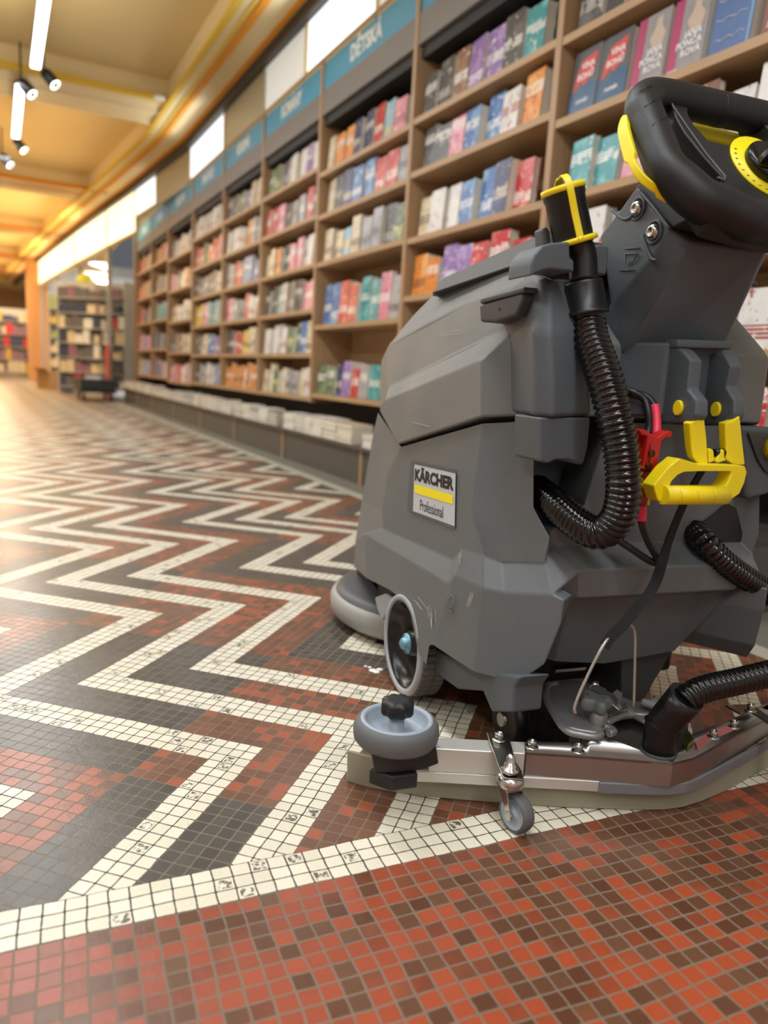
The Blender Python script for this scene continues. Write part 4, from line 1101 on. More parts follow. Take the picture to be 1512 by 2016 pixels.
# control panel plate
pp = [T(a, b) for a, b in ((1296, 182), (1316, 208), (1326, 240), (1342, 268), (1382, 318), (1421, 360), (1375, 392), (1402, 432), (1456, 448))]
pp2 = [T(a, b) for a, b in ((1478, 302), (1435, 294), (1388, 282), (1362, 254), (1350, 232), (1348, 196))]
pe = Vector((x0, pp[-1].y - .004, pp[-1].z - .005)); pf = Vector((x0, pp2[0].y, pp2[0].z))
hlf = pp + [pe, pf] + [p for p in pp2 if p.x < x0]
vs = [p + nrm * .006 for p in hlf] + [p - nrm * .03 for p in hlf]; n_ = len(hlf)
fsx = [list(range(n_)), list(range(n_, 2 * n_))[::-1]] + [(i, (i + 1) % n_, (i + 1) % n_ + n_, i + n_) for i in range(n_) if i != n_ - len([p for p in pp2 if p.x < x0]) - 2]
mv = [mx0(p) for p in vs]
MB().add(vs, fsx).add(mv, [tuple(f)[::-1] for f in fsx]).build('control_panel', M_dk if False else mat('black_panel_plastic', srgb(34, 35, 36), .45), hand, bevel=.003, seg=3)
line([(1306, 190), (1320, 220), (1346, 258), (1384, 312), (1422, 356), (1418, 363), (1406, 357)], lambda a, b: T(a, b) + nrm * .0065, .0016, 'panel_edge_bead', mat('grey_bead', srgb(84, 84, 86), .4), hand)
kc = T(1500, 338) + nrm * .007
ye = MB().lathe([(.0005, .001), (.056, .001), (.056, -.001), (.0005, -.001)], kc, nrm, 48).build('yellow_dial', M_yel2, hand)
for an in range(150, 300, 12):
    a_ = math.radians(an); e1_ = Vector((1, 0, 0)); e2_ = nrm.cross(e1_)
    c_ = kc + nrm * .0014 + (e1_ * math.cos(a_) + e2_ * math.sin(a_)) * .049
    MB().box((-.002, -.0006, 0), (.002, .0006, .0003)).build('dial_mark', M_ink, ye, loc=c_)
kn = MB(); rg_ = []
for r, h in ((.036, .001), (.036, .012), (.030, .016)):
    rg_.append([kc + nrm * h + (Vector((1, 0, 0)) * math.cos(2 * PI * k / 40) + nrm.cross(Vector((1, 0, 0))) * math.sin(2 * PI * k / 40)) * r for k in range(40)])
kn.loft(rg_, 0, True)
ux = Vector((.86, 0, 0)) + nrm.cross(Vector((1, 0, 0))) * .5; ux.normalize(); uy = nrm.cross(ux)
kn.prism([kc + nrm * .014 + ux * a + uy * b for a, b in ((-.040, 0), (-.030, -.011), (.030, -.012), (.036, 0), (.030, .012), (-.030, .011))], nrm * .022)
kn.build('selector_knob', M_bkg, hand, bevel=.003, seg=3)
# black adapter between neck and ring
bt = [nk['A'] + Vector((0, -.003, 0)), nk['C'] + Vector((.002, -.006, 0)), Vector((nk['C'].x, .15, .885)), nk['Tf'] + Vector((0, .006, 0))]
tp_ = [T(1390, 400) - nrm * .018, mx0(T(1390, 400)) - nrm * .018, Vector((.10, .07, .885)), X(1258, 352, -.092)]
md = [Y(1372, 478, .038), None]
MB().loft([bt, [a_.lerp(b_, .5) + Vector((0, -.006, 0)) for a_, b_ in zip(bt, tp_)], tp_]).build('handle_adapter', mat('black_adapter_plastic', srgb(24, 24, 25), .55), SC0, bevel=.004, seg=3)
# yellow levers
lv = MB()
pth = spline([T(a, b, .014) for a, b in ((1233, 226), (1228, 250), (1236, 290), (1250, 330), (1270, 356), (1300, 376), (1336, 394), (1370, 411))], 6)
wd_ = [(.017 if i < 16 else .010 if i < 30 else .017) for i in range(len(pth))]
lv.ribbon(pth, wd_, .007, (.25, -.6, .8)).build('speed_lever', M_yel, hand, bevel=.0015)
ly = [T(a, b, .03) for a, b in ((1362, 240), (1466, 265), (1480, 292), (1461, 288), (1379, 268))]
MB().prism(ly, nrm * -.006).build('speed_lever', M_yel, hand)

# --- latch bracket and yellow drain handle
prof1 = [X(*p, -.05) for p in ((1324, 680), (1344, 689), (1360, 708), (1354, 765), (1371, 787), (1371, 818), (1358, 834), (1308, 833), (1296, 836), (1296, 700))]
br = MB().prism(prof1, (.021, 0, 0))
prof2 = [X(*p, .02) for p in ((1424, 692), (1440, 720), (1430, 762), (1446, 787), (1446, 815), (1436, 836), (1385, 836), (1375, 700))]
br.prism(prof2, (.021, 0, 0))
bb = MB()
zt, zb_ = prof1[0].z, prof1[6].z
bb.prism([(-.095, .13, zt + .004), (-.055, .072, zt + .004), (.045, .072, zt + .008), (.085, .13, zt + .008), (.085, .16, zt), (-.095, .16, zt)], (0, 0, -(zt - zb_)))
bb.build('latch_housing', M_col, SC0, bevel=.005, seg=3)
br.build('latch_bracket', M_col, SC0, bevel=.004, seg=3)
MB().prism([(-.052, .055, zt - .004), (.043, .055, zt), (.043, .085, zt), (-.052, .085, zt - .004)], (0, 0, .012)).build('bracket_bridge', M_col, SC0, bevel=.003)
for (a, b, c) in ((1337, 803, -.05), (1411, 806, .02)):
    pc = X(a, b, c)
    g_ = MB()
    for k in range(1): g_.prism([pc + Vector((-.004, math.cos(w_) * .0085, math.sin(w_) * .0105)) for w_ in [2 * PI * i / 20 for i in range(20)]], (.01, 0, 0))
    g_.build('hinge_pin', M_yel, SC0, bevel=.0015)
def PY(pts, y, dy): return MB().prism([Y(a, b, y) for a, b in pts], (0, dy, 0))
yh = PY([(950, 967), (0, 0)], 0, 0) if False else None
def c3(a, b): return (1040 + a * .3122, 600 + b * .3122)
yy = .012
y_arm = MB()
for pts in ([(1018, 745), (1062, 725), (1108, 670), (1128, 850), (1137, 1010), (1085, 1010), (1045, 968), (1030, 900)], [(1243, 745), (1295, 730), (1336, 698), (1352, 850), (1370, 1012), (1310, 1016), (1252, 975)]):
    y_arm.prism([Y(*c3(*p), yy) for p in pts], (0, .014, 0))
y_arm.prism([Y(*c3(*p), yy) for p in [(1137, 915), (1155, 905), (1172, 918), (1178, 985), (1142, 1000)]], (0, .012, 0)).prism([Y(*c3(*p), yy) for p in [(1222, 912), (1240, 912), (1240, 965), (1255, 980), (1200, 1000), (1180, 985)]], (0, .012, 0))
hd = y_arm.build('drain_handle', M_yel, SC0, bevel=.003, seg=3)
y2 = -.008
outer = [(955, 968), (1050, 970), (1085, 1008), (1365, 1016), (1381, 1050), (1370, 1110), (1338, 1190), (1258, 1248), (835, 1246), (805, 1215), (798, 1165), (792, 1140), (880, 1030)]
inner = [(1000, 1052), (1100, 1050), (1276, 1050), (1281, 1060), (1268, 1100), (1248, 1140), (1225, 1152), (900, 1150), (892, 1142), (905, 1115), (930, 1085), (960, 1062), (980, 1054)]
# frame as quad strip between matched outer and inner outlines
O_ = [(955, 968), (1085, 1008), (1300, 1014), (1368, 1018), (1381, 1056), (1366, 1122), (1335, 1192), (1256, 1247), (850, 1247), (818, 1235), (800, 1180), (792, 1140), (880, 1030)]
I_ = [(985, 1054), (1080, 1050), (1240, 1050), (1274, 1050), (1281, 1064), (1268, 1100), (1250, 1138), (1222, 1152), (905, 1150), (892, 1145), (898, 1128), (908, 1108), (945, 1072)]
n_ = len(O_)
po = [Y(*c3(*p), y2) for p in O_]; pi = [Y(*c3(*p), y2) for p in I_]; dp = Vector((0, .024, 0))
allv = po + pi + [p + dp for p in po] + [p + dp for p in pi]
fsq = []
for i in range(n_):
    j = (i + 1) % n_
    fsq += [(i, j, n_ + j, n_ + i), (2 * n_ + i, 3 * n_ + i, 3 * n_ + j, 2 * n_ + j), (i, 2 * n_ + i, 2 * n_ + j, j), (n_ + i, n_ + j, 3 * n_ + j, 3 * n_ + i)]
MB().add(allv, fsq).build('handle_loop', M_yel, hd, bevel=.004, seg=3)
MB().tube([Y(*c3(848, 1200), y2 - .002), Y(*c3(1240, 1202), y2 - .002)], .0125, 20).build('handle_grip', M_yel, hd)
for a in (960, 1065, 1175):
    MB().tube([Y(*c3(a, 1165), y2 - .0125), Y(*c3(a + 12, 1200), y2 - .0148), Y(*c3(a + 5, 1235), y2 - .013)], .0007, 6).build('grip_rib', M_yel, hd)
MB().tube([Y(*c3(1172, 935), yy + .006), Y(*c3(1232, 930), yy + .006)], .0055, 14).build('lift_cord_end', M_bk, SC0)

# --- side filler housing on the right
MB().prism([Y(1459, 838, .10), Y(1530, 842, .10), Y(1530, 965, .10), Y(1512, 974, .10), Y(1470, 985, .10)], (0, .12, 0)).build('filler_housing', M_col, SC0, bevel=.008, seg=3)
MB().prism([Y(1470, 850, .098), Y(1530, 852, .098), Y(1530, 935, .098), Y(1506, 930, .098), Y(1490, 905, .098)], (0, -.003, 0)).build('housing_inset', M_dk, SC0, bevel=.002)
MB().lathe([(.001, -.02), (.017, -.02), (.019, -.012), (.019, 0), (.001, 0)], Y(1521, 882, .095), (0, 1, 0), 24).build('filler_knob', M_yel, SC0)

# --- hoses
def hose(name, path, r, pitch, parent=None, mt=None):
    P = resample(path, pitch / 6)
    pr = (0.86, 0.90, 0.985, 1.0, 0.985, 0.90)
    rad = [r * pr[i % 6] for i in range(len(P))]
    return MB().tube(P, rad, 28, 0, True, True).build(name, mt or M_hose, parent or SC0)
hp = [((1157, 628), .085), ((1163, 665), .070), ((1177, 705), .05), ((1192, 750), .03), ((1206, 805), .015), ((1217, 853), .008), ((1225, 900), .003), ((1228, 945), 0), ((1227, 980), .003), ((1217, 1018), .012), ((1194, 1044), .03), ((1165, 1047), .05), ((1133, 1028), .08), ((1100, 1000), .12), ((1072, 976), .17), ((1055, 962), .21)]
hosep = spline([Y(p[0], p[1], y_) for p, y_ in hp], 8)
hose('drain_hose', hosep, .0235, .0083)
h2 = [Y(1350, 1028, .17), Y(1384, 1064, .10), Y(1420, 1102, .085), Y(1460, 1132, .085), Y(1512, 1166, .09), Y(1580, 1215, .09), Y(1640, 1290, .06), Y(1650, 1350, .02), Y(1600, 1345, -.01), Y(1545, 1323, -.02), Y(1512, 1327, -.02), Y(1450, 1342, -.018), Y(1395, 1354, -.016), Y(1364, 1366, -.015), Y(1345, 1380, -.014)]
hose('suction_hose', spline(h2, 8), .0195, .0082)
MB().prism([Y(*p, .1265) for p in ((1400, 1015), (1362, 1040), (1340, 1098), (1352, 1108), (1400, 1112), (1452, 1098), (1460, 1049), (1448, 1000), (1430, 990))], (0, -.002, 0)).build('recess_shade_plate', M_chas, SC0)  # flat dark plate standing in for the shade inside the hose opening
# hose collar, tube and capped end
hc = [Y(1110, 380, .10), Y(1122, 440, .10), Y(1130, 478, .098)]
ax = (hc[2] - hc[0]).normalized()
cap0 = hc[0]
cp = MB().lathe([(.0005, -.006), (.026, -.006), (.0275, -.002), (.0275, .004), (.026, .008), (.026, .062), (.0245, .067), (.0005, .067)], cap0, ax, 40).build('hose_cap', M_bkg if False else mat('black_cap_plastic', srgb(26, 26, 27), .38), SC0)
MB().lathe([(.026, -.0085), (.0288, -.008), (.0290, -.001), (.0262, .0), (.026, -.0085)], cap0, ax, 40, cap=False).build('cap_ring', M_yel, cp)
MB().lathe([(.0245, .059), (.031, .0585), (.031, .065), (.0245, .066), (.0245, .060)], cap0, ax, 40, cap=False).build('cap_ring', M_yel, cp)
sd_ = Vector((-.35, -1, .1)); sd_ = (sd_ - ax * sd_.dot(ax)).normalized()
pth = [cap0 - ax * .018 + sd_ * .003, cap0 - ax * .019 + sd_ * .014, cap0 - ax * .013 + sd_ * .024, cap0 + sd_ * .0285, cap0 + ax * .03 + sd_ * .0275, cap0 + ax * .062 + sd_ * .0295]
pth = [cap0 - ax * .012 - sd_ * .020, cap0 - ax * .018 - sd_ * .008] + pth
MB().ribbon(spline(pth, 5), .009, .003, ax.cross(sd_)).build('cap_strap', M_yel, cp, bevel=.0008)
tb_ = [Y(1128, 470, .098), Y(1146, 500, .095), Y(1149, 555, .09), Y(1152, 580, .088), Y(1157, 628, .085), Y(1158, 634, .085)]
tl = MB().tube(spline(tb_[:3], 6), .0185, 24).build('drain_tube', M_bk, SC0)
MB().lathe([(.0005, 0), (.024, 0), (.0245, .003), (.026, .0372), (.029, .038), (.029, .0435), (.022, .0435)], tb_[2], (tb_[4] - tb_[2]), 32).build('hose_collar', M_bk, tl)
# hose clamp arms on the tank
MB().prism([Y(*p, .065) for p in ((1044, 544), (1047, 515), (1053, 500), (1068, 483), (1085, 478), (1122, 475), (1123, 508), (1131, 512), (1131, 536), (1122, 534), (1080, 530), (1060, 536))], (0, .06, 0)).build('hose_clamp', M_col, SC0, bevel=.004, seg=3)
MB().prism([Y(*p, .10) for p in ((1168, 484), (1182, 480), (1200, 483), (1199, 515), (1194, 543), (1169, 539))], (0, .05, 0)).build('hose_clamp', M_col, SC0, bevel=.004, seg=3)
MB().prism([Y(*p, .115) for p in ((1068, 470), (1066, 452), (1076, 446), (1084, 456), (1084, 486), (1068, 486))], (0, .02, 0)).build('clamp_lug', M_col, SC0, bevel=.002)

# --- charging plug, cables
cb = mat('black_cable_rubber', srgb(24, 25, 27), .4)
MB().tube(spline([Y(1212, 790, .13), Y(1222, 771, .10), Y(1245, 772, .08), Y(1268, 786, .07), Y(1276, 812, .06), Y(1277, 845, .055), Y(1268, 870, .05)], 6), .0052, 12).build('battery_cable', cb, SC0)
MB().tube(spline([Y(1222, 776, .12), Y(1250, 774, .10), Y(1275, 783, .085), Y(1289, 800, .07), Y(1291, 812, .065)], 6), .0052, 12).build('battery_cable', cb, SC0)
MB().tube(spline([Y(1289, 798, .068), Y(1292, 825, .06), Y(1292, 858, .05)], 6), .0064, 14).build('cable_sleeve', M_sleeve, SC0)
pl_ = MB()
pl_.prism([Y(*c3(*p), .022) for p in ((705, 790), (735, 785), (775, 812), (815, 838), (850, 815), (890, 793), (915, 802), (902, 840), (868, 838), (842, 862), (835, 905), (812, 1048), (724, 1040), (755, 830), (712, 820))], (0, .02, 0))
rdp = pl_.build('battery_plug', M_red, SC0, bevel=.002)
MB().prism([Y(*c3(*p), .030) for p in ((655, 895), (745, 898), (728, 1040), (812, 1050), (796, 1110), (752, 1262), (700, 1262), (672, 1100))], (0, .03, 0)).build('plug_body', mat('dark_red_plastic', srgb(150, 20, 18), .35), rdp, bevel=.003)
MB().tube([Y(*c3(785, 870), .020), Y(*c3(772, 930), .019), Y(*c3(760, 1020), .019)], .0014, 6).build('plug_rib', mat('dark_red_plastic_rib', srgb(120, 14, 14), .35), rdp)
for p in ((778, 938), (758, 1016)):
    MB().lathe([(.0052, 0), (.0045, -.002), (.0004, -.002)], Y(*c3(*p), .021), (0, 1, 0), 14).build('plug_screw', M_bkg, rdp)
MB().prism([Y(*c3(*p), .034) for p in ((795, 1075), (790, 1150), (775, 1200), (765, 1265), (750, 1262), (770, 1130), (780, 1100))], (0, .006, 0)).build('plug_tag', M_yel, rdp)
MB().tube(spline([Y(*c3(716, 1262), .045), Y(*c3(716, 1310), .045), Y(*c3(714, 1362), .045)], 4), .0066, 14).build('cable_sleeve', M_sleeve, SC0)
MB().tube(spline([Y(*c3(714, 1362), .045), Y(*c3(728, 1420), .045), Y(*c3(765, 1510), .05), Y(*c3(808, 1590), .055), Y(*c3(815, 1618), .057), Y(*c3(790, 1625), .06), Y(*c3(740, 1600), .06), Y(*c3(660, 1545), .065), Y(*c3(590, 1500), .075), Y(*c3(540, 1460), .1)], 6), .0052, 12).build('battery_cable', cb, SC0)

# --- lift strap and wire bail
sp_ = [((1383, 925), .04), ((1362, 960), .045), ((1346, 992), .048), ((1321, 1053), .05), ((1306, 1099), .045), ((1293, 1140), .02), ((1276, 1172), .0), ((1252, 1199), -.01), ((1225, 1232), -.02), ((1204, 1252), -.025), ((1190, 1272), -.03)]
sp3 = spline([Y(p[0], p[1], y_) for p, y_ in sp_], 6)
MB().ribbon(sp3, .0145, .0022, (.9, .1, .3)).build('lift_strap', mat('black_webbing', srgb(12, 12, 13), .8), SC0)
MB().tube(spline([Y(1133, 1404, -.03), Y(1132, 1390, -.03), Y(1150, 1345, -.03), Y(1188, 1270, -.03), Y(1215, 1236, -.01), Y(1231, 1227, .0), Y(1242, 1231, .01), Y(1250, 1248, .015), Y(1250, 1300, .015), Y(1248, 1392, .015)], 5), .0019, 10).build('wire_bail', M_wire, SC0)

# ================================================================ squeegee
def Wp(a, b, z): return Z(a, b, z)
ZT, ZB, ZR = .087, .050, .033
ftp = [(1037, 1481), (1160, 1489), (1271, 1498), (1325, 1502), (1366, 1491), (1430, 1457), (1481, 1430), (1512, 1412)]
front = [Z(a, b, ZT) for a, b in ftp]
dr = (front[-1] - front[-3]).normalized()
front.append(front[-1] + dr * .03)
backp = [Z(a, b, ZT) for a, b in ((1034, 1459), (1150, 1463), (1165, 1440), (1146, 1418), (1180, 1398), (1250, 1388), (1290, 1380), (1352, 1412), (1356, 1447), (1437, 1417), (1500, 1388))]
backp.append(backp[-1] + dr * .04)
poly = front + backp[::-1]
SQ = MB().prism(poly, (0, 0, -.004))
wall = front
for i in range(len(wall) - 1):
    a, b = wall[i], wall[i + 1]
    SQ.add([a, b, Vector((b.x, b.y, ZB)), Vector((a.x, a.y, ZB))], [(0, 1, 2, 3)])
    off_ = Vector((0, .004, 0))
    SQ.add([a + off_, b + off_, Vector((b.x, b.y + .004, ZB)), Vector((a.x, a.y + .004, ZB))], [(0, 3, 2, 1)])
sq = SQ.build('squeegee', M_steel, SC0, bevel=.0035, seg=3)
# aluminium beams left and right
lb1 = [Z(1034, 1483, ZT), Z(846, 1473, ZT), Z(856, 1451, ZT), Z(1034, 1460, ZT)]
def beam(pts, name):
    return MB().prism(pts, (0, 0, -.037)).build(name, M_alu, sq, bevel=.002)
l_out = (lb1[1] - lb1[0]).normalized()
beam([lb1[0], lb1[1], lb1[2], lb1[3]], 'beam_left' if False else 'squeegee_beam')
r_dir = dr
rb1 = [front[-1], front[-1] + r_dir * .2, front[-1] + r_dir * .2 + Vector((-.012, .022, 0)), front[-1] + Vector((-.012, .022, 0))]
beam(rb1, 'squeegee_beam')
# blade
bl_px = [(684, 1538), (700, 1543), (730, 1551), (780, 1560), (840, 1568), (900, 1574), (1000, 1582), (1100, 1589), (1180, 1592), (1260, 1595), (1310, 1594), (1345, 1589), (1380, 1578), (1430, 1557), (1512, 1510)]
bp_ = [Z(a, b, .001) for a, b in bl_px]
drb = (bp_[-1] - bp_[-2]).normalized(); bp_ += [bp_[-1] + drb * .1, bp_[-1] + drb * .19]
rings = []
for i, p in enumerate(bp_):
    hz = .047
    inn = Vector((0, .006, 0))
    rings.append([p, p + Vector((0, .0035, 0)), Vector((p.x, p.y + .0035, hz)) + inn, Vector((p.x, p.y, hz)) + inn])
MB().loft(rings, 0, True).build('squeegee_blade', M_blade, sq, bevel=.0008)
# clamping rails
def rail(pxs, z0, z1, th, mt, name, extra=0):
    top = [Z(a, b, z1) for a, b in pxs]
    if extra:
        d_ = (top[-1] - top[-2]).normalized(); top.append(top[-1] + d_ * extra)
    rg = []
    for i, p in enumerate(top):
        rg.append([p, p + Vector((0, th, 0)), Vector((p.x, p.y + th, z0)), Vector((p.x, p.y, z0))])
    return MB().loft(rg, 0, False).build(name, mt, sq, bevel=.001)
rail([(781, 1517), (880, 1522), (1000, 1529), (1100, 1534), (1182, 1539)], .034, .050, .006, M_alu, 'clamp_rail')
rail([(781, 1522), (880, 1527), (1000, 1534), (1100, 1539), (1181, 1544)], .037, .041, .006, M_zinc, 'rail_edge')
rail([(1182, 1542), (1260, 1545), (1320, 1546), (1352, 1542), (1378, 1532), (1420, 1510), (1465, 1487), (1512, 1460)], .034, .050, .005, mat('grey_strap_plastic', srgb(120, 120, 124), .5), 'clamp_strap', .2)
def bolt(a, b, z, r=.0062):
    c = Z(a, b, z)
    w_ = MB().lathe([(.0095, 0), (.0095, .0016), (.001, .0016)], c, (0, 0, 1), 20).build('washer', M_zinc, sq)
    MB().lathe([(r, .0016), (r, .0105), (r * .85, .0115), (r * .55, .0115), (r * .5, .007), (.0005, .007)], c, (0, 0, 1), 20).build('bolt', M_zinc, sq)
for a, b in ((1047, 1472), (1138, 1480), (1404, 1452), (1445, 1432)):
    bolt(a, b, ZT)
# elbow
e0 = Z(1296, 1480, ZT); 
ez = Vector((0, 0, 1))
pe = [e0 + ez * -.003, e0 + ez * .042, e0 + ez * .062]
px1 = Y(1312, 1402, e0.y + .0)
el = spline([e0 + ez * -.004, e0 + ez * .02, e0 + ez * .045, Y(1306, 1412, -.012), Y(1324, 1388, -.016), Y(1344, 1368, -.02)], 6)
MB().tube([e0 + ez * -.004, e0 + ez * .02, e0 + ez * .04, Y(1352, 1370, -.014).lerp(e0 + ez * .04, .4), Y(1352, 1370, -.014)], [.0235, .0240, .0245, .0250, .0250], 36, smooth=True).build('hose_elbow', M_bkg if False else mat('satin_black_rubber', srgb(18, 18, 19), .3), sq)
MB().lathe([(.0255, 0), (.0265, .002), (.0265, .004), (.0235, .005)], e0 + ez * -.001, (0, 0, 1), 32, cap=False).build('elbow_flange', M_dk, sq)
MB().lathe([(.0262, 0), (.0268, .002), (.0262, .004)], e0 + ez * .038, (.35, -.1, 1), 32, cap=False).build('elbow_seam', M_bk, sq)
MB().prism([Z(a, b, ZT + .001) for a, b in ((1342, 1462), (1355, 1452), (1366, 1470), (1352, 1484))], (0, 0, .012)).build('zinc_bracket', mat('yellow_zinc', srgb(150, 160, 70), .3, metal=1), sq, bevel=.002)
MB().prism([Z(a, b, ZT + .0003) for a, b in ((1368, 1462), (1398, 1440), (1442, 1428), (1450, 1436), (1400, 1458), (1375, 1478))], (0, 0, .0008)).build('red_decal', mat('faded_red_decal', srgb(206, 120, 118), .4), sq)

# casting with star knob
cst = MB().prism([Z(a, b, ZT + .01) for a, b in ((1096, 1345), (1078, 1350), (1076, 1375), (1088, 1402), (1100, 1425), (1118, 1440), (1140, 1446), (1180, 1452), (1190, 1446), (1176, 1430), (1200, 1415), (1240, 1414), (1268, 1428), (1290, 1424), (1290, 1395), (1248, 1388), (1200, 1370), (1160, 1352), (1125, 1345))], (0, 0, .008))
cst = cst.build('carrier_casting', M_cast, SC0, bevel=.004, seg=3)
MB().ribbon(spline([Z(a, b, ZT + .022) for a, b in ((1096, 1345), (1078, 1352), (1077, 1378), (1092, 1408), (1112, 1436), (1140, 1446), (1172, 1450), (1184, 1444))], 4), .006, .014, (0, 0, 1)).build('casting_rim', M_cast, cst, bevel=.002) if False else MB().tube(spline([Z(a, b, ZT + .018) for a, b in ((1096, 1345), (1078, 1352), (1077, 1378), (1092, 1408), (1112, 1436), (1140, 1446), (1172, 1450), (1184, 1444))], 4), .0055, 12).build('casting_rim', M_cast, cst)
MB().tube(spline([Z(a, b, ZT + .016) for a, b in ((1192, 1425), (1215, 1412), (1245, 1407), (1275, 1410), (1292, 1408))], 4), .006, 12).build('casting_rim', M_cast, cst)
MB().tube(spline([Z(a, b, ZT + .014) for a, b in ((1198, 1444), (1208, 1440), (1196, 1432), (1180, 1430))], 4), .006, 12).build('casting_lug', M_cast, cst)
MB().tube(spline([Z(a, b, ZT + .03) for a, b in ((1264, 1382), (1285, 1388), (1310, 1396))], 4), [.006, .0062, .0065, .0068, .007, .007, .007, .007, .007], 14).build('lever_arm', M_gplast if False else mat('grey_lever_plastic', srgb(140, 146, 146), .45), cst)
kc2 = Z(1177, 1424, ZT + .016)
MB().lathe([(.0135, 0), (.014, .004), (.0125, .018), (.008, .022)], kc2, (0, 0, 1), 24).build('knob_stem', M_cast, cst)
rk = []
for h, s_ in ((.020, .85), (.024, 1.0), (.034, 1.0), (.040, .8)):
    rk.append([kc2 + Vector((-.002, .006, h)) + Vector((math.cos(2 * PI * k / 48), math.sin(2 * PI * k / 48), 0)) * (.020 + .0055 * math.cos(4 * 2 * PI * k / 48 + .6)) * s_ for k in range(48)])
MB().loft(rk).build('star_knob', mat('grey_knob_plastic', srgb(104, 108, 108), .5), cst)
MB().lathe([(.020, 0), (.021, .004), (.021, .02), (.019, .024), (.001, .024)], Z(1168, 1385, ZT + .018), (0, 0, 1), 28).build('casting_hub', M_cast, cst)
# over-centre latch
lt = MB(); za = ZT + .05
lt.ribbon([Z(1166, 1352, za), Z(1185, 1360, za), Z(1205, 1380, za - .004), Z(1222, 1396, za - .012)], .013, .0025, (.6, .7, .3))
lt.ribbon([Z(1222, 1396, za - .012), Z(1232, 1390, za - .008), Z(1246, 1402, za - .018)], .013, .002, (.6, .7, .3))
lt.build('latch_lever', M_zinc, cst, bevel=.001)
MB().lathe([(.0075, 0), (.0075, .014)], Z(1169, 1355, za - .004), (.6, .7, .3), 18).build('latch_pivot', M_zinc, cst)
MB().prism([Z(a, b, za + .002) for a, b in ((1207, 1364), (1215, 1357), (1226, 1365), (1219, 1377))], (0, 0, -.012)).build('latch_tab', M_cast, cst)
MB().box((-.03, -.01, 0), (.03, .01, .006)).build('cross_plate', M_zinc, SC0, loc=Z(1118, 1318, .13), bevel=.001)

# --- guide rollers
def roller(c, name_par):
    r = MB().lathe([(.048, -.017), (.055, -.0155), (.0592, -.010), (.0605, 0), (.0592, .009), (.055, .015), (.051, .0165)], c, (0, 0, 1), 64, cap=False).build('guide_roller', M_tyre, name_par)
    MB().lathe([(.051, .016), (.0505, .0178), (.0450, .018), (.0435, .014), (.040, .002), (.030, -.001), (.014, -.001), (.011, .002), (.0105, .022), (.0005, .022)], c, (0, 0, 1), 64, cap=False).build('roller_hub', M_gplast, r)
    MB().lathe([(.048, -.0165), (.001, -.0165)], c, (0, 0, 1), 32, cap=False).build('roller_underside', M_tyre, r)
    rk = []
    for h, s_ in ((.022, .45), (.024, .9), (.028, 1.0), (.040, 1.0), (.044, .9), (.045, .55)):
        rk.append([c + Vector((0, 0, h)) + Vector((math.cos(2 * PI * k / 64), math.sin(2 * PI * k / 64), 0)) * (.0225 + .0016 * math.cos(8 * 2 * PI * k / 64)) * s_ for k in range(64)])
    MB().loft(rk).build('star_grip_knob', M_soft, r)
    MB().prism([c + Vector(p) for p in ((-.042, -.012, -.016), (-.046, -.03, -.016), (-.02, -.040, -.016), (.02, -.04, -.016), (.05, -.03, -.016), (.05, .0, -.016), (0, .02, -.016))], (.006, .0, -.028)).build('roller_bracket', M_soft, r, bevel=.003)
    MB().prism([c + Vector(p) for p in ((-.044, -.018, -.044), (-.02, -.046, -.044), (.018, -.046, -.044), (.02, -.02, -.044), (0, .0, -.044))], (.0, .0, -.022)).build('roller_bracket', M_soft, r, bevel=.003)
RC = Z(780, 1436, .117)
roller(RC, sq)
tip = bp_[-1]; roller(Vector((tip.x - .03, tip.y + .02, .117)), sq)
# --- swivel castors with straps
def castor(c, par, shift=None):
    sx = Vector((1, 0, 0)); 
    k = MB().lathe([(.021, -.0095), (.0255, -.0085), (.0265, -.005), (.0265, .005), (.0255, .0085), (.021, .0095)], c, Vector((.95, .25, 0)), 40, cap=False).build('castor_wheel', M_tyre, par)
    MB().lathe([(.021, -.0098), (.020, -.0098), (.018, -.008), (.008, -.008), (.0075, -.0105), (.0005, -.0105)], c, Vector((.95, .25, 0)), 32, cap=False).build('castor_hub', M_gplast, k)
    return k
strap = [((980, 1445), ZT + .006), ((984, 1462), ZT + .006), ((990, 1480), ZT + .004), ((996, 1500), ZT - .0), ((1006, 1520), .083), ((1010, 1535), .080)]
sp4 = [Z(p[0], p[1], z_) for p, z_ in strap]
MB().ribbon(sp4, [.032, .031, .029, .028, .031, .028], .0035, (1, -.05, 0)).build('castor_strap', M_steelt, sq, bevel=.0012)
bolt(982, 1457, ZT + .008)
cc = Z(1017, 1600, .0265); cc.z = .0268
castor(cc, sq)
st = sp4[4]
MB().lathe([(.0125, 0), (.0125, .004), (.0085, .005), (.0085, .011), (.006, .012), (.006, .020), (.003, .024), (.0004, .025)], st + Vector((-.002, 0, .002)), (0, 0, 1), 24).build('acorn_nut', M_zinc, sq)
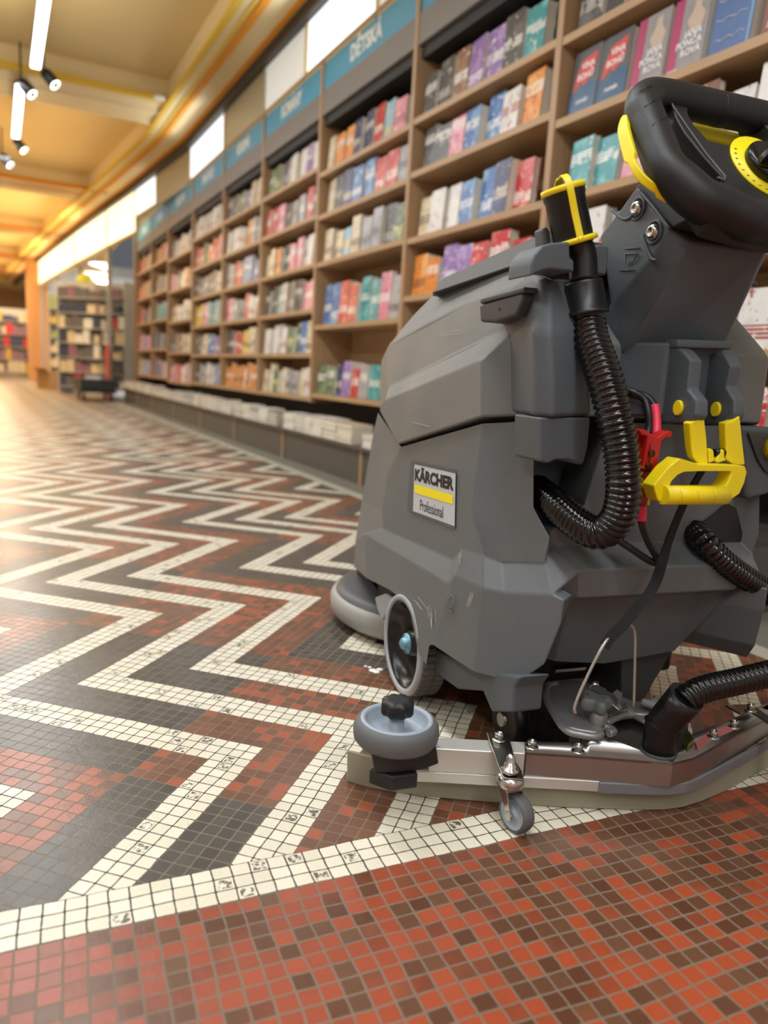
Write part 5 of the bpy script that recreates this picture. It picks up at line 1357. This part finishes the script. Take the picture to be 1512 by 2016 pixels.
MB().lathe([(.011, .0), (.017, -.003), (.019, -.009), (.019, -.014), (.015, -.018), (.010, -.019)], st + Vector((0, 0, -.002)), (0, 0, 1), 32).build('castor_swivel', M_zinc, sq)
fk = MB()
ax_ = Vector((.95, .25, 0)).normalized()
for sgn in (-1, 1):
    o_ = ax_ * .0125 * sgn
    tpz = st.z - .018
    fk.prism([Vector((st.x, st.y, tpz)) + o_ + Vector((0, -.014, 0)) * 1, Vector((st.x, st.y, tpz)) + o_ + Vector((0, .014, 0)), cc + o_ + Vector((-.0, .009, .004)), cc + o_ + Vector((0, .004, -.007)), cc + o_ + Vector((0, -.006, -.005))], ax_ * .002 * sgn)
fk.box((st.x - .0135, st.y - .014, st.z - .022), (st.x + .0135, st.y + .014, st.z - .017))
fk.build('castor_fork', M_zinc, sq, bevel=.0008)
MB().lathe([(.006, -.0175), (.006, -.013), (.003, .016)], cc, ax_, 14).build('castor_axle', M_zinc, sq)
# right-hand strap and castor (mostly beyond the picture edge)
sr = [Z(1442, 1398, ZT + .012), Z(1478, 1394, ZT + .012), Z(1512, 1418, ZT + .010), Z(1560, 1455, ZT + .006), Z(1585, 1490, .08)]
MB().ribbon(sr, .034, .0035, (.35, 1, 0)).build('castor_strap', M_steelt, sq, bevel=.0012)
bolt(1478, 1399, ZT + .014)
c2 = sr[-1].copy(); c2.z = .0268; c2.y -= .012; castor(c2, sq)
MB().lathe([(.011, .0), (.017, -.003), (.019, -.009), (.019, -.02), (.010, -.03)], sr[-1], (0, 0, 1), 32).build('castor_swivel', M_zinc, sq)

# foam left by the brush
fo = MB()
for (a, b, r_) in ((735, 1320, .010), (728, 1314, .005), (741, 1323, .008), (720, 1312, .004), (748, 1318, .008)):
    p = M0 + ML * 0; c_ = onw = None
    d = _ray(a, b); P = CP + d * (-CAM_H / d.z)
    fo.lathe([(r_, 0.0003), (r_ * .7, .0012), (.0003, .0018)], (P.x, P.y, 0), (0, 0, 1), 14)
tag(fo.build('soap_foam', mat('white_foam', srgb(240, 240, 238), .6)), 'small white smear of soap foam on the tiles by scrubber wheel', 'foam', kind='stuff')
